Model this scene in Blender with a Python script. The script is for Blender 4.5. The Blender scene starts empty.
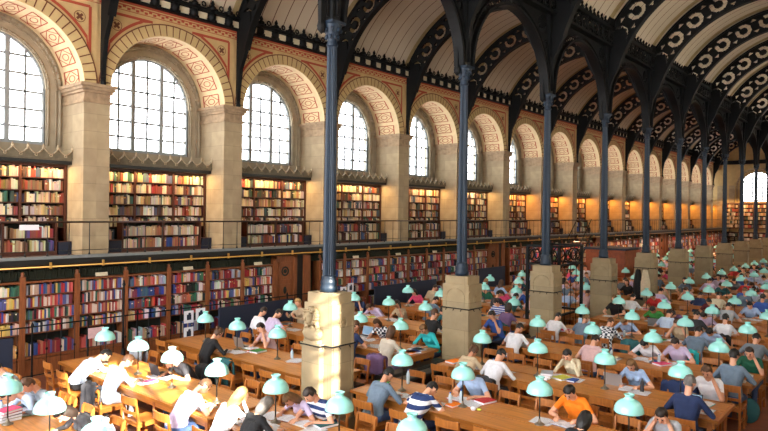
import bpy, bmesh, math, random
import numpy as np
from mathutils import Vector, Matrix
PI = math.pi
rnd = random.Random(7)
SC = bpy.context.scene
COL = SC.collection

# ------------------------------------------------------------------ camera (level, slight roll)
F, YAW, ROLL, HY, EYE, CX = 626.5, math.radians(40.47), math.radians(.76), 211.93, 3.87, 7.95
cam = bpy.data.cameras.new('camera'); camo = bpy.data.objects.new('camera', cam); COL.objects.link(camo)
cam.sensor_width = 36; cam.lens = F / 768 * 36; cam.shift_y = -(215.5 - HY) / 768; cam.clip_end = 400
camo.matrix_world = Matrix.Translation((CX, 0, EYE)) @ Matrix.Rotation(YAW, 4, 'Z') @ Matrix.Rotation(PI / 2, 4, 'X') @ Matrix.Rotation(ROLL, 4, 'Z')
SC.camera = camo
_C, _S, _cr, _sr = math.cos(YAW), math.sin(YAW), math.cos(ROLL), math.sin(ROLL)
def proj(X, Y, Z):
    dx = X - CX; dz = Z - EYE
    u = dx * _C + Y * _S; w = -dx * _S + Y * _C
    if w < .1: return (-999, -999)
    u = F * u / w; v = F * dz / w
    return 384 + u * _cr + v * _sr, HY - (-u * _sr + v * _cr)
def _ray(px, py):
    x = px - 384; y = -(py - HY)
    u = x * _cr - y * _sr; v = x * _sr + y * _cr
    return u * _C - F * _S, u * _S + F * _C, v
def atY(px, py, Y):
    d = _ray(px, py); t = Y / d[1]; return CX + t * d[0], EYE + t * d[2]
def atZ(px, py, Z):
    d = _ray(px, py); t = (Z - EYE) / d[2]; return CX + t * d[0], t * d[1]
def seen(X, Y, Z, mx=30, my=30):
    if -5.6 < X < -2.7 and 30.8 < Y < 34.0 and Z < 2: return False
    x, y = proj(X, Y, Z); return -mx < x < 768 + mx and -my < y < 431 + my

# ------------------------------------------------------------------ materials
def lin(c):
    return tuple((v / 12.92 if v <= .04045 else ((v + .055) / 1.055) ** 2.4) for v in c)
def mat(name, col, rough=.6, metal=0., noise=0., nscale=8., stretch=(1, 1, 1), bump=0., spec=.5, srgb=True, trans=0.):
    m = bpy.data.materials.new(name); m.use_nodes = True
    nt = m.node_tree; b = nt.nodes['Principled BSDF']
    c = lin(col) if srgb else col
    b.inputs['Base Color'].default_value = (*c, 1); b.inputs['Roughness'].default_value = rough
    b.inputs['Metallic'].default_value = metal; b.inputs['Specular IOR Level'].default_value = spec
    if noise or bump:
        tc = nt.nodes.new('ShaderNodeTexCoord'); mp = nt.nodes.new('ShaderNodeMapping'); nz = nt.nodes.new('ShaderNodeTexNoise')
        mp.inputs['Scale'].default_value = stretch; nz.inputs['Scale'].default_value = nscale; nz.inputs['Detail'].default_value = 4
        nt.links.new(tc.outputs['Object'], mp.inputs[0]); nt.links.new(mp.outputs[0], nz.inputs['Vector'])
        if noise:
            rp = nt.nodes.new('ShaderNodeValToRGB')
            rp.color_ramp.elements[0].position = .3; rp.color_ramp.elements[1].position = .7
            rp.color_ramp.elements[0].color = (*[v * (1 - noise) for v in c], 1)
            rp.color_ramp.elements[1].color = (*[min(1, v * (1 + noise)) for v in c], 1)
            nt.links.new(nz.outputs['Fac'], rp.inputs[0]); nt.links.new(rp.outputs[0], b.inputs['Base Color'])
        if bump:
            bp = nt.nodes.new('ShaderNodeBump'); bp.inputs['Strength'].default_value = bump; bp.inputs['Distance'].default_value = .02
            nt.links.new(nz.outputs['Fac'], bp.inputs['Height']); nt.links.new(bp.outputs[0], b.inputs['Normal'])
    return m
def nd(nt, kind, **kw):
    n = nt.nodes.new(kind)
    for k, v in kw.items(): setattr(n, k, v)
    return n
def stone_mat(name, col, col2, bw, bh, swap=True, mort=.006, axis='XZ'):
    m = mat(name, col, .85); nt = m.node_tree; b = nt.nodes['Principled BSDF']
    tc = nd(nt, 'ShaderNodeTexCoord'); sp = nd(nt, 'ShaderNodeSeparateXYZ'); cb = nd(nt, 'ShaderNodeCombineXYZ'); ad = nd(nt, 'ShaderNodeMath', operation='ADD')
    nt.links.new(tc.outputs['Object'], sp.inputs[0]); nt.links.new(sp.outputs['X'], ad.inputs[0]); nt.links.new(sp.outputs['Y'], ad.inputs[1])
    nt.links.new(ad.outputs[0], cb.inputs[0]); nt.links.new(sp.outputs['Z'], cb.inputs[1])
    br = nd(nt, 'ShaderNodeTexBrick'); br.inputs['Scale'].default_value = 1; br.inputs['Brick Width'].default_value = bw; br.inputs['Row Height'].default_value = bh
    br.inputs['Mortar Size'].default_value = mort; br.inputs['Color1'].default_value = (*lin(col), 1); br.inputs['Color2'].default_value = (*lin(col2), 1)
    br.inputs['Mortar'].default_value = (*[v * .6 for v in lin(col)], 1); br.inputs['Mortar Smooth'].default_value = .3
    nt.links.new(cb.outputs[0], br.inputs['Vector'])
    nz = nd(nt, 'ShaderNodeTexNoise'); nz.inputs['Scale'].default_value = 3; nz.inputs['Detail'].default_value = 6
    nt.links.new(tc.outputs['Object'], nz.inputs['Vector'])
    mx = nd(nt, 'ShaderNodeMix', data_type='RGBA', blend_type='MULTIPLY'); mx.inputs[0].default_value = .45
    rp = nd(nt, 'ShaderNodeValToRGB'); rp.color_ramp.elements[0].position = .3; rp.color_ramp.elements[0].color = (.55, .5, .45, 1); rp.color_ramp.elements[1].position = .65
    nt.links.new(nz.outputs['Fac'], rp.inputs[0]); nt.links.new(br.outputs[0], mx.inputs[6]); nt.links.new(rp.outputs[0], mx.inputs[7]); nt.links.new(mx.outputs[2], b.inputs['Base Color'])
    return m
def stripe_mat(name, base, line, period, width, axis='Y', rough=.6, off=0., extra=None):
    m = mat(name, base, rough); nt = m.node_tree; b = nt.nodes['Principled BSDF']
    tc = nd(nt, 'ShaderNodeTexCoord'); sp = nd(nt, 'ShaderNodeSeparateXYZ'); nt.links.new(tc.outputs['Object'], sp.inputs[0])
    d = nd(nt, 'ShaderNodeMath', operation='MULTIPLY_ADD'); d.inputs[1].default_value = 1 / period; d.inputs[2].default_value = 100 + off
    f = nd(nt, 'ShaderNodeMath', operation='FRACT'); l = nd(nt, 'ShaderNodeMath', operation='LESS_THAN'); l.inputs[1].default_value = width
    nt.links.new(sp.outputs[axis], d.inputs[0]); nt.links.new(d.outputs[0], f.inputs[0]); nt.links.new(f.outputs[0], l.inputs[0])
    mx = nd(nt, 'ShaderNodeMix', data_type='RGBA'); mx.inputs[6].default_value = (*lin(base), 1); mx.inputs[7].default_value = (*lin(line), 1)
    nt.links.new(l.outputs[0], mx.inputs[0]); nt.links.new(mx.outputs[2], b.inputs['Base Color'])
    return m
def attr_mat(name, rough=.6):
    m = mat(name, (.5, .5, .5), rough); nt = m.node_tree
    a = nd(nt, 'ShaderNodeAttribute', attribute_name='Col'); nt.links.new(a.outputs['Color'], nt.nodes['Principled BSDF'].inputs['Base Color'])
    return m
def glass_mat(name, fac=.12, tint=(1, 1, 1)):
    m = bpy.data.materials.new(name); m.use_nodes = True; nt = m.node_tree; nt.nodes.clear()
    o = nd(nt, 'ShaderNodeOutputMaterial'); mx = nd(nt, 'ShaderNodeMixShader'); t = nd(nt, 'ShaderNodeBsdfTransparent'); g = nd(nt, 'ShaderNodeBsdfGlossy')
    g.inputs['Roughness'].default_value = .1; t.inputs[0].default_value = (*tint, 1); mx.inputs[0].default_value = fac
    nt.links.new(t.outputs[0], mx.inputs[1]); nt.links.new(g.outputs[0], mx.inputs[2]); nt.links.new(mx.outputs[0], o.inputs[0]); return m

M = {}
M['stone'] = stone_mat('pier_limestone', (.72, .64, .50), (.65, .57, .45), 1.1, .45)
M['ped'] = stone_mat('pedestal_limestone', (.62, .55, .42), (.57, .51, .40), 2.0, .62, mort=.004)
M['capital'] = mat('capital_stone', (.62, .52, .40), .8, noise=.25, nscale=6)
M['cream'] = mat('painted_cream', (.78, .65, .44), .8, noise=.1, nscale=3)
M['cream2'] = mat('voussoir_paint', (.78, .67, .46), .8, noise=.08, nscale=3)
M['soffit'] = mat('soffit_paint', (.88, .78, .60), .8, noise=.06)
M['red'] = mat('painted_red_band', (.66, .28, .18), .8)
M['brownline'] = mat('painted_brown_line', (.42, .24, .14), .8)
M['greystone'] = mat('window_surround_stone', (.62, .57, .48), .8, noise=.12, nscale=4)
M['iron'] = mat('black_cast_iron', (.036, .042, .043), .6, 0, noise=.3, nscale=9, spec=.25)
M['shaft'] = mat('blue_grey_column_iron', (.095, .155, .215), .45, .0, noise=.12, nscale=12, spec=.35)
M['vault'] = stripe_mat('vault_boards', (.79, .735, .635), (.36, .20, .14), .47, .065, 'Y')
M['vaultband'] = mat('vault_ochre_band', (.62, .54, .37), .8, noise=.15)
M['vframe'] = mat('window_frame_iron', (.58, .60, .60), .6)
M['glass'] = glass_mat('window_glass')
M['blind'] = mat('added_white_sun_block', (.9, .88, .82), .9)  # added translucent sheet: stops direct sun, passes soft light
_nt = M['blind'].node_tree; _tr = nd(_nt, 'ShaderNodeBsdfTranslucent'); _tr.inputs[0].default_value = (.85, .83, .78, 1); _ms = nd(_nt, 'ShaderNodeMixShader'); _ms.inputs[0].default_value = .8
_nt.links.new(_nt.nodes['Principled BSDF'].outputs[0], _ms.inputs[1]); _nt.links.new(_tr.outputs[0], _ms.inputs[2]); _nt.links.new(_ms.outputs[0], _nt.nodes['Material Output'].inputs[0])
M['canopy'] = mat('bronze_grey_canopy', (.44, .40, .32), .6, .2, noise=.2)
M['wood'] = mat('bookcase_oak', (.50, .28, .14), .5, noise=.3, nscale=6, stretch=(6, 6, .6))
M['woodshelf'] = mat('shelf_oak', (.40, .20, .10), .5, noise=.2, nscale=6)
M['darkback'] = mat('dark_green_backing', (.10, .12, .09), .8)
M['gallerywood'] = mat('gallery_case_wood', (.30, .15, .09), .5, noise=.25, nscale=6, stretch=(6, 6, .6))
M['deckgrey'] = mat('gallery_grey_nosing', (.45, .47, .47), .5, noise=.1)
M['black'] = mat('black_paint', (.06, .065, .07), .4)
M['brass'] = mat('brass_pipe', (.80, .62, .32), .35, .6)
M['handrail'] = mat('handrail_brown', (.20, .11, .08), .45)
M['floor'] = mat('red_tile_floor', (.47, .27, .20), .5, noise=.2, nscale=5)
M['table'] = mat('honey_oak_table', (.74, .48, .21), .36, noise=.22, nscale=5, stretch=(.5, 7, 7))
M['tabledark'] = mat('table_trim', (.68, .42, .17), .35, noise=.2, nscale=6, stretch=(.5, 7, 7))
M['leg'] = mat('turned_leg_oak', (.58, .34, .15), .4, noise=.15)
M['chair'] = mat('chair_beech', (.66, .40, .17), .38, noise=.2, nscale=9, stretch=(3, 3, .6))
M['shade'] = mat('mint_opaline_glass', (.62, .90, .87), .12, noise=0, spec=.8)
M['stem'] = mat('dark_bronze_stem', (.20, .19, .17), .4, .5)
M['foot'] = mat('pewter_lamp_foot', (.46, .42, .36), .4, .5)
M['skin'] = mat('skin_light', (.86, .64, .52), .6)
M['skin2'] = mat('skin_tan', (.76, .54, .42), .6)
M['paper'] = mat('white_paper', (.90, .90, .92), .8)
M['paperlines'] = stripe_mat('printed_page', (.90, .90, .92), (.72, .72, .76), .02, .35, 'Y', .8)
M['navy'] = mat('navy_board', (.10, .14, .22), .6)
M['metalgrey'] = mat('laptop_aluminium', (.68, .69, .70), .35, .6)
M['screen'] = mat('laptop_screen', (.52, .66, .78), .2)
M['books'] = attr_mat('book_spines')
M['shoe'] = mat('dark_shoe', (.12, .1, .09), .5)
M['plastic'] = mat('clear_bottle', (.72, .80, .84), .1)
M['eye'] = mat('eye_dark', (.12, .09, .08), .3)
M['lip'] = mat('lips', (.70, .38, .34), .5)
M['redwood'] = mat('reception_desk_wood', (.56, .28, .13), .5, noise=.25, nscale=4)
CM = {}
def cloth(name):
    """cloth / hair colours by name"""
    T = dict(white=(.88, .88, .90), offwhite=(.80, .76, .70), lightblue=(.64, .74, .88), paleblue=(.72, .79, .88), lavender=(.78, .72, .84), grey=(.42, .45, .48),
             greyblue=(.40, .47, .54), lightgrey=(.66, .68, .71), navy=(.12, .18, .33), black=(.09, .09, .10), beige=(.74, .66, .54), orange=(1., .52, .08), green=(.24, .55, .25),
             darkgreen=(.12, .38, .28), turquoise=(.18, .72, .74), teal=(.15, .36, .38), red=(.72, .17, .17), pink=(.86, .30, .46), palepink=(.82, .68, .68), purple=(.44, .34, .50),
             blue=(.22, .36, .68), denim=(.24, .33, .50), khaki=(.55, .49, .40), maroon=(.38, .13, .17), charcoal=(.2, .2, .22), cream=(.85, .80, .68), yellow=(.8, .8, .3), greyshort=(.5, .5, .52),
             h_black=(.09, .075, .07), h_dark=(.17, .12, .09), h_brown=(.32, .21, .13), h_blond=(.66, .50, .30), h_red=(.48, .22, .12), h_grey=(.42, .40, .38), h_light=(.48, .34, .2))
    if name in CM: return CM[name]
    if name == 'stripe_navy': m = stripe_mat('navy_white_stripes', (.90, .91, .93), (.13, .22, .42), .115, .5, 'Z', .85)
    elif name == 'stripe_blue': m = stripe_mat('blue_white_stripes', (.88, .90, .95), (.20, .34, .68), .07, .5, 'Z', .85)
    elif name == 'check':
        m = mat('black_white_check', (.5, .5, .5), .85); nt = m.node_tree; c = nd(nt, 'ShaderNodeTexChecker'); tc = nd(nt, 'ShaderNodeTexCoord')
        c.inputs['Scale'].default_value = 16; c.inputs['Color1'].default_value = (.75, .77, .8, 1); c.inputs['Color2'].default_value = (.02, .03, .05, 1)
        nt.links.new(tc.outputs['Object'], c.inputs['Vector']); nt.links.new(c.outputs[0], nt.nodes['Principled BSDF'].inputs['Base Color'])
    else: m = mat(('hair_' if name[:2] == 'h_' else 'cloth_') + name.replace('h_', ''), T[name], .85 if name[:2] != 'h_' else .55, noise=.08 if name[:2] != 'h_' else .3, nscale=14, bump=.5)
    CM[name] = m; return m

# ------------------------------------------------------------------ mesh helpers
class MB:
    def __init__(s): s.v = []; s.f = []; s.m = []; s.c = []; s.sm = []
    def add(s, vs, fs, mi=0, col=None, smooth=False):
        o = len(s.v); s.v += [tuple(p) for p in vs]
        for f in fs: s.f.append(tuple(i + o for i in f)); s.m.append(mi); s.c.append(col); s.sm.append(smooth)
    def box(s, x0, x1, y0, y1, z0, z1, mi=0, col=None, skip=''):
        if x0 > x1: x0, x1 = x1, x0
        if y0 > y1: y0, y1 = y1, y0
        vs = [(x0, y0, z0), (x1, y0, z0), (x1, y1, z0), (x0, y1, z0), (x0, y0, z1), (x1, y0, z1), (x1, y1, z1), (x0, y1, z1)]
        fs = [(0, 3, 2, 1), (4, 5, 6, 7), (0, 1, 5, 4), (2, 3, 7, 6), (1, 2, 6, 5), (3, 0, 4, 7)]
        s.add(vs, fs, mi, col)
    def obox(s, T, sx, sy, sz, mi=0, col=None):
        vs = [T @ Vector((a * sx / 2, b * sy / 2, c * sz / 2)) for c in (-1, 1) for b in (-1, 1) for a in (-1, 1)]
        s.add(vs, [(0, 2, 3, 1), (4, 5, 7, 6), (0, 1, 5, 4), (2, 6, 7, 3), (1, 3, 7, 5), (0, 4, 6, 2)], mi, col)
    def tube(s, a, b, ra, rb=None, n=8, mi=0, caps=True, smooth=True):
        a = Vector(a); b = Vector(b); rb = ra if rb is None else rb
        d = (b - a).normalized(); u = d.orthogonal().normalized(); w = d.cross(u)
        vs = []
        for c, r in ((a, ra), (b, rb)):
            for i in range(n):
                t = 2 * PI * i / n; vs.append(c + (u * math.cos(t) + w * math.sin(t)) * r)
        s.add(vs, [(i, (i + 1) % n, n + (i + 1) % n, n + i) for i in range(n)], mi, smooth=smooth)
        if caps: s.add(vs[:n], [tuple(range(n - 1, -1, -1))], mi); s.add(vs[n:], [tuple(range(n))], mi)
    def path(s, pts, r, n=6, mi=0):
        for a, b in zip(pts[:-1], pts[1:]): s.tube(a, b, r, r, n, mi)
    def lathe(s, prof, c=(0, 0, 0), n=16, mi=0, smooth=True, T=None, caps=True):
        c = Vector(c); vs = []
        for r, z in prof:
            for i in range(n):
                t = 2 * PI * i / n; p = Vector((r * math.cos(t), r * math.sin(t), z)); p = (T @ p) if T else p; vs.append(p + c)
        fs = [(k * n + i, k * n + (i + 1) % n, (k + 1) * n + (i + 1) % n, (k + 1) * n + i) for k in range(len(prof) - 1) for i in range(n)]
        s.add(vs, fs, mi, smooth=smooth)
        if caps:
            s.add(vs[:n], [tuple(range(n - 1, -1, -1))], mi); s.add(vs[-n:], [tuple(range(n))], mi)
    def torus(s, c, R, r, ax='X', n=16, k=6, mi=0):
        vs = []; c = Vector(c)
        for i in range(n):
            t = 2 * PI * i / n
            for j in range(k):
                q = 2 * PI * j / k; a = (R + r * math.cos(q)) * math.cos(t); b = (R + r * math.cos(q)) * math.sin(t); h = r * math.sin(q)
                vs.append(c + Vector({'X': (h, a, b), 'Y': (a, h, b), 'Z': (a, b, h)}[ax]))
        s.add(vs, [(i * k + j, ((i + 1) % n) * k + j, ((i + 1) % n) * k + (j + 1) % k, i * k + (j + 1) % k) for i in range(n) for j in range(k)], mi, smooth=True)
    def ell(s, c, r, n=12, k=8, mi=0, T=None):
        c = Vector(c); vs = []
        for j in range(k + 1):
            ph = PI * j / k
            for i in range(n):
                t = 2 * PI * i / n; p = Vector((math.sin(ph) * math.cos(t) * r[0], math.sin(ph) * math.sin(t) * r[1], math.cos(ph) * r[2])); vs.append(c + ((T @ p) if T else p))
        s.add(vs, [(j * n + i, (j + 1) * n + i, (j + 1) * n + (i + 1) % n, j * n + (i + 1) % n) for j in range(k) for i in range(n)], mi, smooth=True)
    def mesh(s, name, mats):
        me = bpy.data.meshes.new(name); me.from_pydata(s.v, [], s.f)
        for m in mats: me.materials.append(m)
        me.polygons.foreach_set('material_index', s.m); me.polygons.foreach_set('use_smooth', s.sm)
        if any(c is not None for c in s.c):
            at = me.color_attributes.new('Col', 'FLOAT_COLOR', 'CORNER'); arr = []
            for f, c in zip(s.f, s.c): arr += list((*(c or (.5, .5, .5)), 1)) * len(f)
            at.data.foreach_set('color', arr)
        bm = bmesh.new(); bm.from_mesh(me); bmesh.ops.remove_doubles(bm, verts=bm.verts, dist=1e-5); bmesh.ops.recalc_face_normals(bm, faces=bm.faces); bm.to_mesh(me); bm.free()
        return me
    def build(s, name, mats, parent=None, loc=None, rz=0, weld=True):
        return link(name, s.mesh(name, mats), parent, loc, rz)
def link(name, me, parent=None, loc=None, rz=0):
    o = bpy.data.objects.new(name, me); COL.objects.link(o)
    if parent: o.parent = parent
    if loc: o.location = loc
    o.rotation_euler.z = rz
    return o
def tag(o, label=None, cat=None, group=None, kind=None):
    if label: o['label'] = label
    if cat: o['category'] = cat
    if group: o['group'] = group
    if kind: o['kind'] = kind
    return o
def empty(name, loc=(0, 0, 0), rz=0, label=None, cat=None, group=None, kind=None):
    o = bpy.data.objects.new(name, None); COL.objects.link(o); o.location = loc; o.rotation_euler.z = rz; o.empty_display_size = .1
    return tag(o, label, cat, group, kind)
KIDS = {}
def kids(o):
    return [c for c in o.children]
def dup(root, loc=None, rz=0, label=None, group=None):
    r = root.copy(); COL.objects.link(r)
    if loc is not None: r.location = loc
    r.rotation_euler.z = rz
    if label: r['label'] = label
    if group: r['group'] = group
    for ch in KIDS.get(root.name) or KIDS.setdefault(root.name, [(c, list(c.children)) for c in root.children]):
        c = ch[0].copy(); COL.objects.link(c); c.parent = r
        for g in ch[1]:
            d = g.copy(); COL.objects.link(d); d.parent = c
    return r
ORD = 'zeroth first second third fourth fifth sixth seventh eighth ninth tenth eleventh twelfth thirteenth fourteenth fifteenth sixteenth seventeenth eighteenth nineteenth twentieth twenty-first twenty-second twenty-third twenty-fourth twenty-fifth twenty-sixth twenty-seventh'.split()

# ------------------------------------------------------------------ geometry constants
WX = -8.25; BAY = 4.24; P0 = 7.5; COL0 = 7.84; CB = 4.25
NB = 16; YEND = P0 + BAY * 15.55; YSTART = P0 - 3 * BAY
SPR = 6.96; RI = 1.78; RO = 2.1

# ------------------------------------------------------------------ floor
b = MB(); b.box(-10.4, 10.4, YSTART - 2, YEND + 1, -.2, 0); b.build('floor', [M['floor']])['kind'] = 'structure'

# ------------------------------------------------------------------ wall bay mesh (local: front plane x=0, recess towards -x, bay centred at y=0)
def arc(r, a, cz=SPR): return (r * math.cos(a), cz + r * math.sin(a))
DEEP = 1.25; WR = 1.34
def wall_bay(window=True):
    b = MB(); h = BAY / 2; pw = h - RI
    # two half piers
    for s in (-1, 1):
        b.box(-DEEP - .3, 0, s * RI, s * h, 0, 6.62, 0)
        for z0, z1, e in ((6.58, 6.66, .03), (6.66, 6.84, .0), (6.84, 6.91, .05), (6.91, 6.99, .09), (6.99, 7.07, .13)):
            b.box(-DEEP - .3, e, s * (RI - e), s * h, z0, z1, 1)
    N = 48
    A = [PI * i / N for i in range(N + 1)]
    def ring(r0, r1, x0, x1, mi, cz=SPR, a0=0, a1=PI, n=N):
        aa = [a0 + (a1 - a0) * i / n for i in range(n + 1)]
        vs = [(x0, *arc(r0, a, cz)) for a in aa] + [(x1, *arc(r1, a, cz)) for a in aa]
        b.add(vs, [(i, i + 1, n + 2 + i, n + 1 + i) for i in range(n)], mi)
    zt = 10.3
    # spandrel
    vs = [(0, *arc(RO, a)) for a in A]; top = []
    for a in A:
        y = RO * math.cos(a); top.append((0, max(-h, min(h, y * 1.02)), zt))
    b.add(vs + top, [(i, i + 1, N + 2 + i, N + 1 + i) for i in range(N)], 2)
    for s in (-1, 1):
        b.add([(0, s * RO, SPR), (0, s * h, SPR), (0, s * h, zt), (0, s * RO * 1.0, zt)], [(0, 1, 2, 3)], 2)
    # voussoir ring
    ring(RI, RO, .02, .02, 3); ring(RO, RO, .02, 0, 3)
    ring(RO - .015, RO + .02, .024, .024, 5)
    for i in range(1, 30):
        a = PI * i / 30; d = .008
        b.add([(.025, *arc(RI + .02, a - d)), (.025, *arc(RI + .02, a + d)), (.025, *arc(RO, a + d * .9)), (.025, *arc(RO, a - d * .9))], [(0, 1, 2, 3)], 5)
    # soffit
    ring(RI, RI, .02, -DEEP, 6)
    for k in range(10):
        a0 = PI * (k + .5) / 10; w = .112
        rr = RI - .006
        def P(u, v): return (-DEEP * .52 + v * .40, *arc(rr, a0 + u * w))
        def strip(p, q, t=.05):
            pu, pv = p; qu, qv = q; L = math.hypot(qu - pu, qv - pv); nu, nv = -(qv - pv) / L * t, (qu - pu) / L * t
            b.add([P(pu - nu, pv - nv), P(pu + nu, pv + nv), P(qu + nu, qv + nv), P(qu - nu, qv - nv)], [(0, 1, 2, 3)], 4)
        sq = [(-1, -1), (1, -1), (1, 1), (-1, 1)]; dm = [(-1, 0), (0, -1), (1, 0), (0, 1)]
        for i in range(4): strip(sq[i], sq[(i + 1) % 4], .065); strip(dm[i], dm[(i + 1) % 4], .045)
        oc = [(.42 * math.cos(2 * PI * i / 8), .42 * math.sin(2 * PI * i / 8)) for i in range(8)]
        for i in range(8): strip(oc[i], oc[(i + 1) % 8], .05)
    # tympanum behind, window opening radius 1.32, jambs
    RW = WR; zs = 5.5; D0 = -DEEP; D1 = -DEEP - .2
    ring(RW, RI, D0, D0, 7); ring(RW, RW, D0, D1, 7)
    for s in (-1, 1):
        b.add([(D0, s * RW, zs), (D0, s * RI, zs), (D0, s * RI, SPR), (D0, s * RW, SPR)], [(0, 1, 2, 3)], 7)
        b.add([(D0, s * RW, zs), (D1, s * RW, zs), (D1, s * RW, SPR), (D0, s * RW, SPR)], [(0, 1, 2, 3)], 7)
    b.add([(D0, -RW, zs), (D0, RW, zs), (D1, RW, zs), (D1, -RW, zs)], [(0, 1, 2, 3)], 7)
    # outer back sheet so the wall has thickness and no light leaks
    ring(RW, 2.6, D1 - .05, D1 - .05, 7); 
    b.box(D1 - .1, D0, -RI, RI, 5.0, zs, 7)
    for s in (-1, 1): b.box(D1 - .1, D0 - .02, s * RW, s * h, zs, SPR, 7)
    b.box(D1 - .1, D0, -h, h, 0, 5.0, 0)
    # mouldings round the window
    for R_, r_ in ((1.70, .04), (1.60, .02), (WR + .06, .03)):
        n = 32
        pts = [(D0 + .01, *arc(R_, PI * i / n)) for i in range(n + 1)]
        pts = [(D0 + .01, R_, zs)] + pts + [(D0 + .01, -R_, zs)]
        b.path(pts, r_, 6, 7)
    # wall top backing
    b.box(D1, -.03, -h, h, 9.0, 10.3, 2)
    # frieze bands
    b.box(-.02, .012, -h, h, 9.36, 9.42, 4)
    for i in range(34):
        y = -h + BAY * (i + .5) / 34
        b.box(0, .014, y - .042, y + .042, 9.20 + .05 * (i % 2), 9.23 + .05 * (i % 2) + .03, 4)
    b.box(-.02, .010, -h, h, 9.30, 9.325, 4); b.box(-.02, .010, -h, h, 9.165, 9.18, 4)
    # red triangles in the spandrels + crosses
    def seg(p, q, t, mi=4, x=.012):
        (py, pz), (qy, qz) = p, q; L = math.hypot(qy - py, qz - pz); ny, nz = -(qz - pz) / L * t, (qy - py) / L * t
        b.add([(x, py - ny, pz - nz), (x, py + ny, pz + nz), (x, qy + ny, qz + nz), (x, qy - ny, qz - nz)], [(0, 1, 2, 3)], mi)
    for s in (-1, 1):
        yo, zo = s * (h - .22), 9.03
        seg((yo, zo), (s * .62, zo), .036); seg((yo, zo), (yo, 7.75), .036)
        arcp = []
        for i in range(13):
            a = math.radians(74 - (74 - 22) * i / 12); r = RO + .12
            arcp.append((s * r * math.cos(a), SPR + r * math.sin(a)))
        arcp = [p for p in arcp if abs(p[0]) < h - .24 and p[1] < 9.02]
        for p, q in zip(arcp[:-1], arcp[1:]): seg(p, q, .038)
        if arcp: seg((s * .62, zo), arcp[0], .022); seg((yo, 7.75), arcp[-1], .022)
        cy, cz = s * (h - .48), 8.72
        for k in range(4):
            a = PI / 4 + k * PI / 2
            seg((cy, cz), (cy + .1 * math.cos(a), cz + .1 * math.sin(a)), .032, 5)
        n = 14
        for k in range(n):
            a = 2 * PI * k / n; c = 2 * PI * (k + 1) / n
            seg((cy + .14 * math.cos(a), cz + .14 * math.sin(a)), (cy + .14 * math.cos(c), cz + .14 * math.sin(c)), .008, 5)
    return b
WM = [M['stone'], M['capital'], M['cream'], M['cream2'], M['red'], M['brownline'], M['soffit'], M['greystone']]
def add_boxes_quad(): pass
wme = wall_bay().mesh('wall_bay', WM)
bays = [P0 + BAY * (k + .5) for k in range(-3, 16)]
bays = [y for y in bays if y < YEND]
for y in bays:
    o = link('wall_left', wme, None, (WX, y, 0)); o['kind'] = 'structure'
RWOFF = .50
for y in bays:
    if y > YSTART + 1: o = link('wall_right', wme, None, (-WX, y + RWOFF, 0), PI); o['kind'] = 'structure'

# windows: iron frame with three lights and glazing bars
def window_mesh():
    b = MB(); RW = WR; zs = 5.5; x = -DEEP - .12
    n = 28
    pts = [(x, RW * math.cos(PI * i / n), SPR + RW * math.sin(PI * i / n)) for i in range(n + 1)]
    pts = [(x, RW, zs)] + pts + [(x, -RW, zs)]
    b.path(pts, .05, 6, 0); b.box(x - .05, x + .05, -RW, RW, zs, zs + .09, 0)
    def top(y): return SPR + math.sqrt(max(0, RW * RW - y * y))
    for y in (-.45, .45): b.box(x - .05, x + .05, y - .055, y + .055, zs, top(y), 0)
    for y in (-.88, 0, .88): b.box(x - .02, x + .02, y - .026, y + .026, zs, top(y), 0)
    z = zs + .45
    while z < SPR + RW - .1:
        w = RW if z < SPR else math.sqrt(RW * RW - (z - SPR) ** 2)
        b.box(x - .02, x + .02, -w, w, z - .026, z + .026, 0); z += .455
    return b
wfm = window_mesh().mesh('window_frame', [M['vframe']])
g = MB(); n = 28; x = -DEEP - .13
vs = [(x, WR - .02, 5.45)] + [(x, (WR - .02) * math.cos(PI * i / n), SPR + (WR - .02) * math.sin(PI * i / n)) for i in range(n + 1)] + [(x, -WR + .02, 5.45)]
g.add(vs, [tuple(range(len(vs)))], 0); gme = g.mesh('window_glass', [M['glass']])
bl = MB(); vs2 = [(x - .08, v[1], v[2]) for v in vs]; bl.add(vs2, [tuple(range(len(vs2)))], 0); blme = bl.mesh('window_blind', [M['blind']])
wn = 0
def put_window(loc, rz, blind=None):
    global wn
    wn += 1
    w = link('window_%d' % wn, wfm, None, loc, rz); w['kind'] = 'structure'
    link('window_glass', gme, w)
    if blind is not None: link('window_blind', blind, w)
    L = bpy.data.lights.new('window_portal', 'AREA'); L.shape = 'RECTANGLE'; L.size = 2.6; L.size_y = 2.9; L.cycles.is_portal = True
    lo = bpy.data.objects.new('window_portal', L); COL.objects.link(lo)
    c, s_ = math.cos(rz), math.sin(rz)
    lo.location = (loc[0] + c * -1.7, loc[1] + s_ * -1.7, 6.9)
    lo.rotation_euler = (PI / 2, 0, rz - PI / 2)   # -Z axis points to local +x
for y in bays: put_window((WX, y, 0), 0)
for y in bays:
    if y < YSTART + 1: continue
    yy = y + RWOFF
    bd = None
    if yy > 8: bd = blme  # unseen sheets added to keep sun patches off the deeper rows
    elif yy > 4:                # second window: sheet added out of view, leaving a sun slit for the pedestal
        m = MB(); m.box(-DEEP - .22, -DEEP - .2, -1.3, .90, 5.45, 8.3, 0); bd = m.mesh('added_half_sun_block', [M['blind']])
    put_window((-WX, yy, 0), PI, bd)

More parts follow.
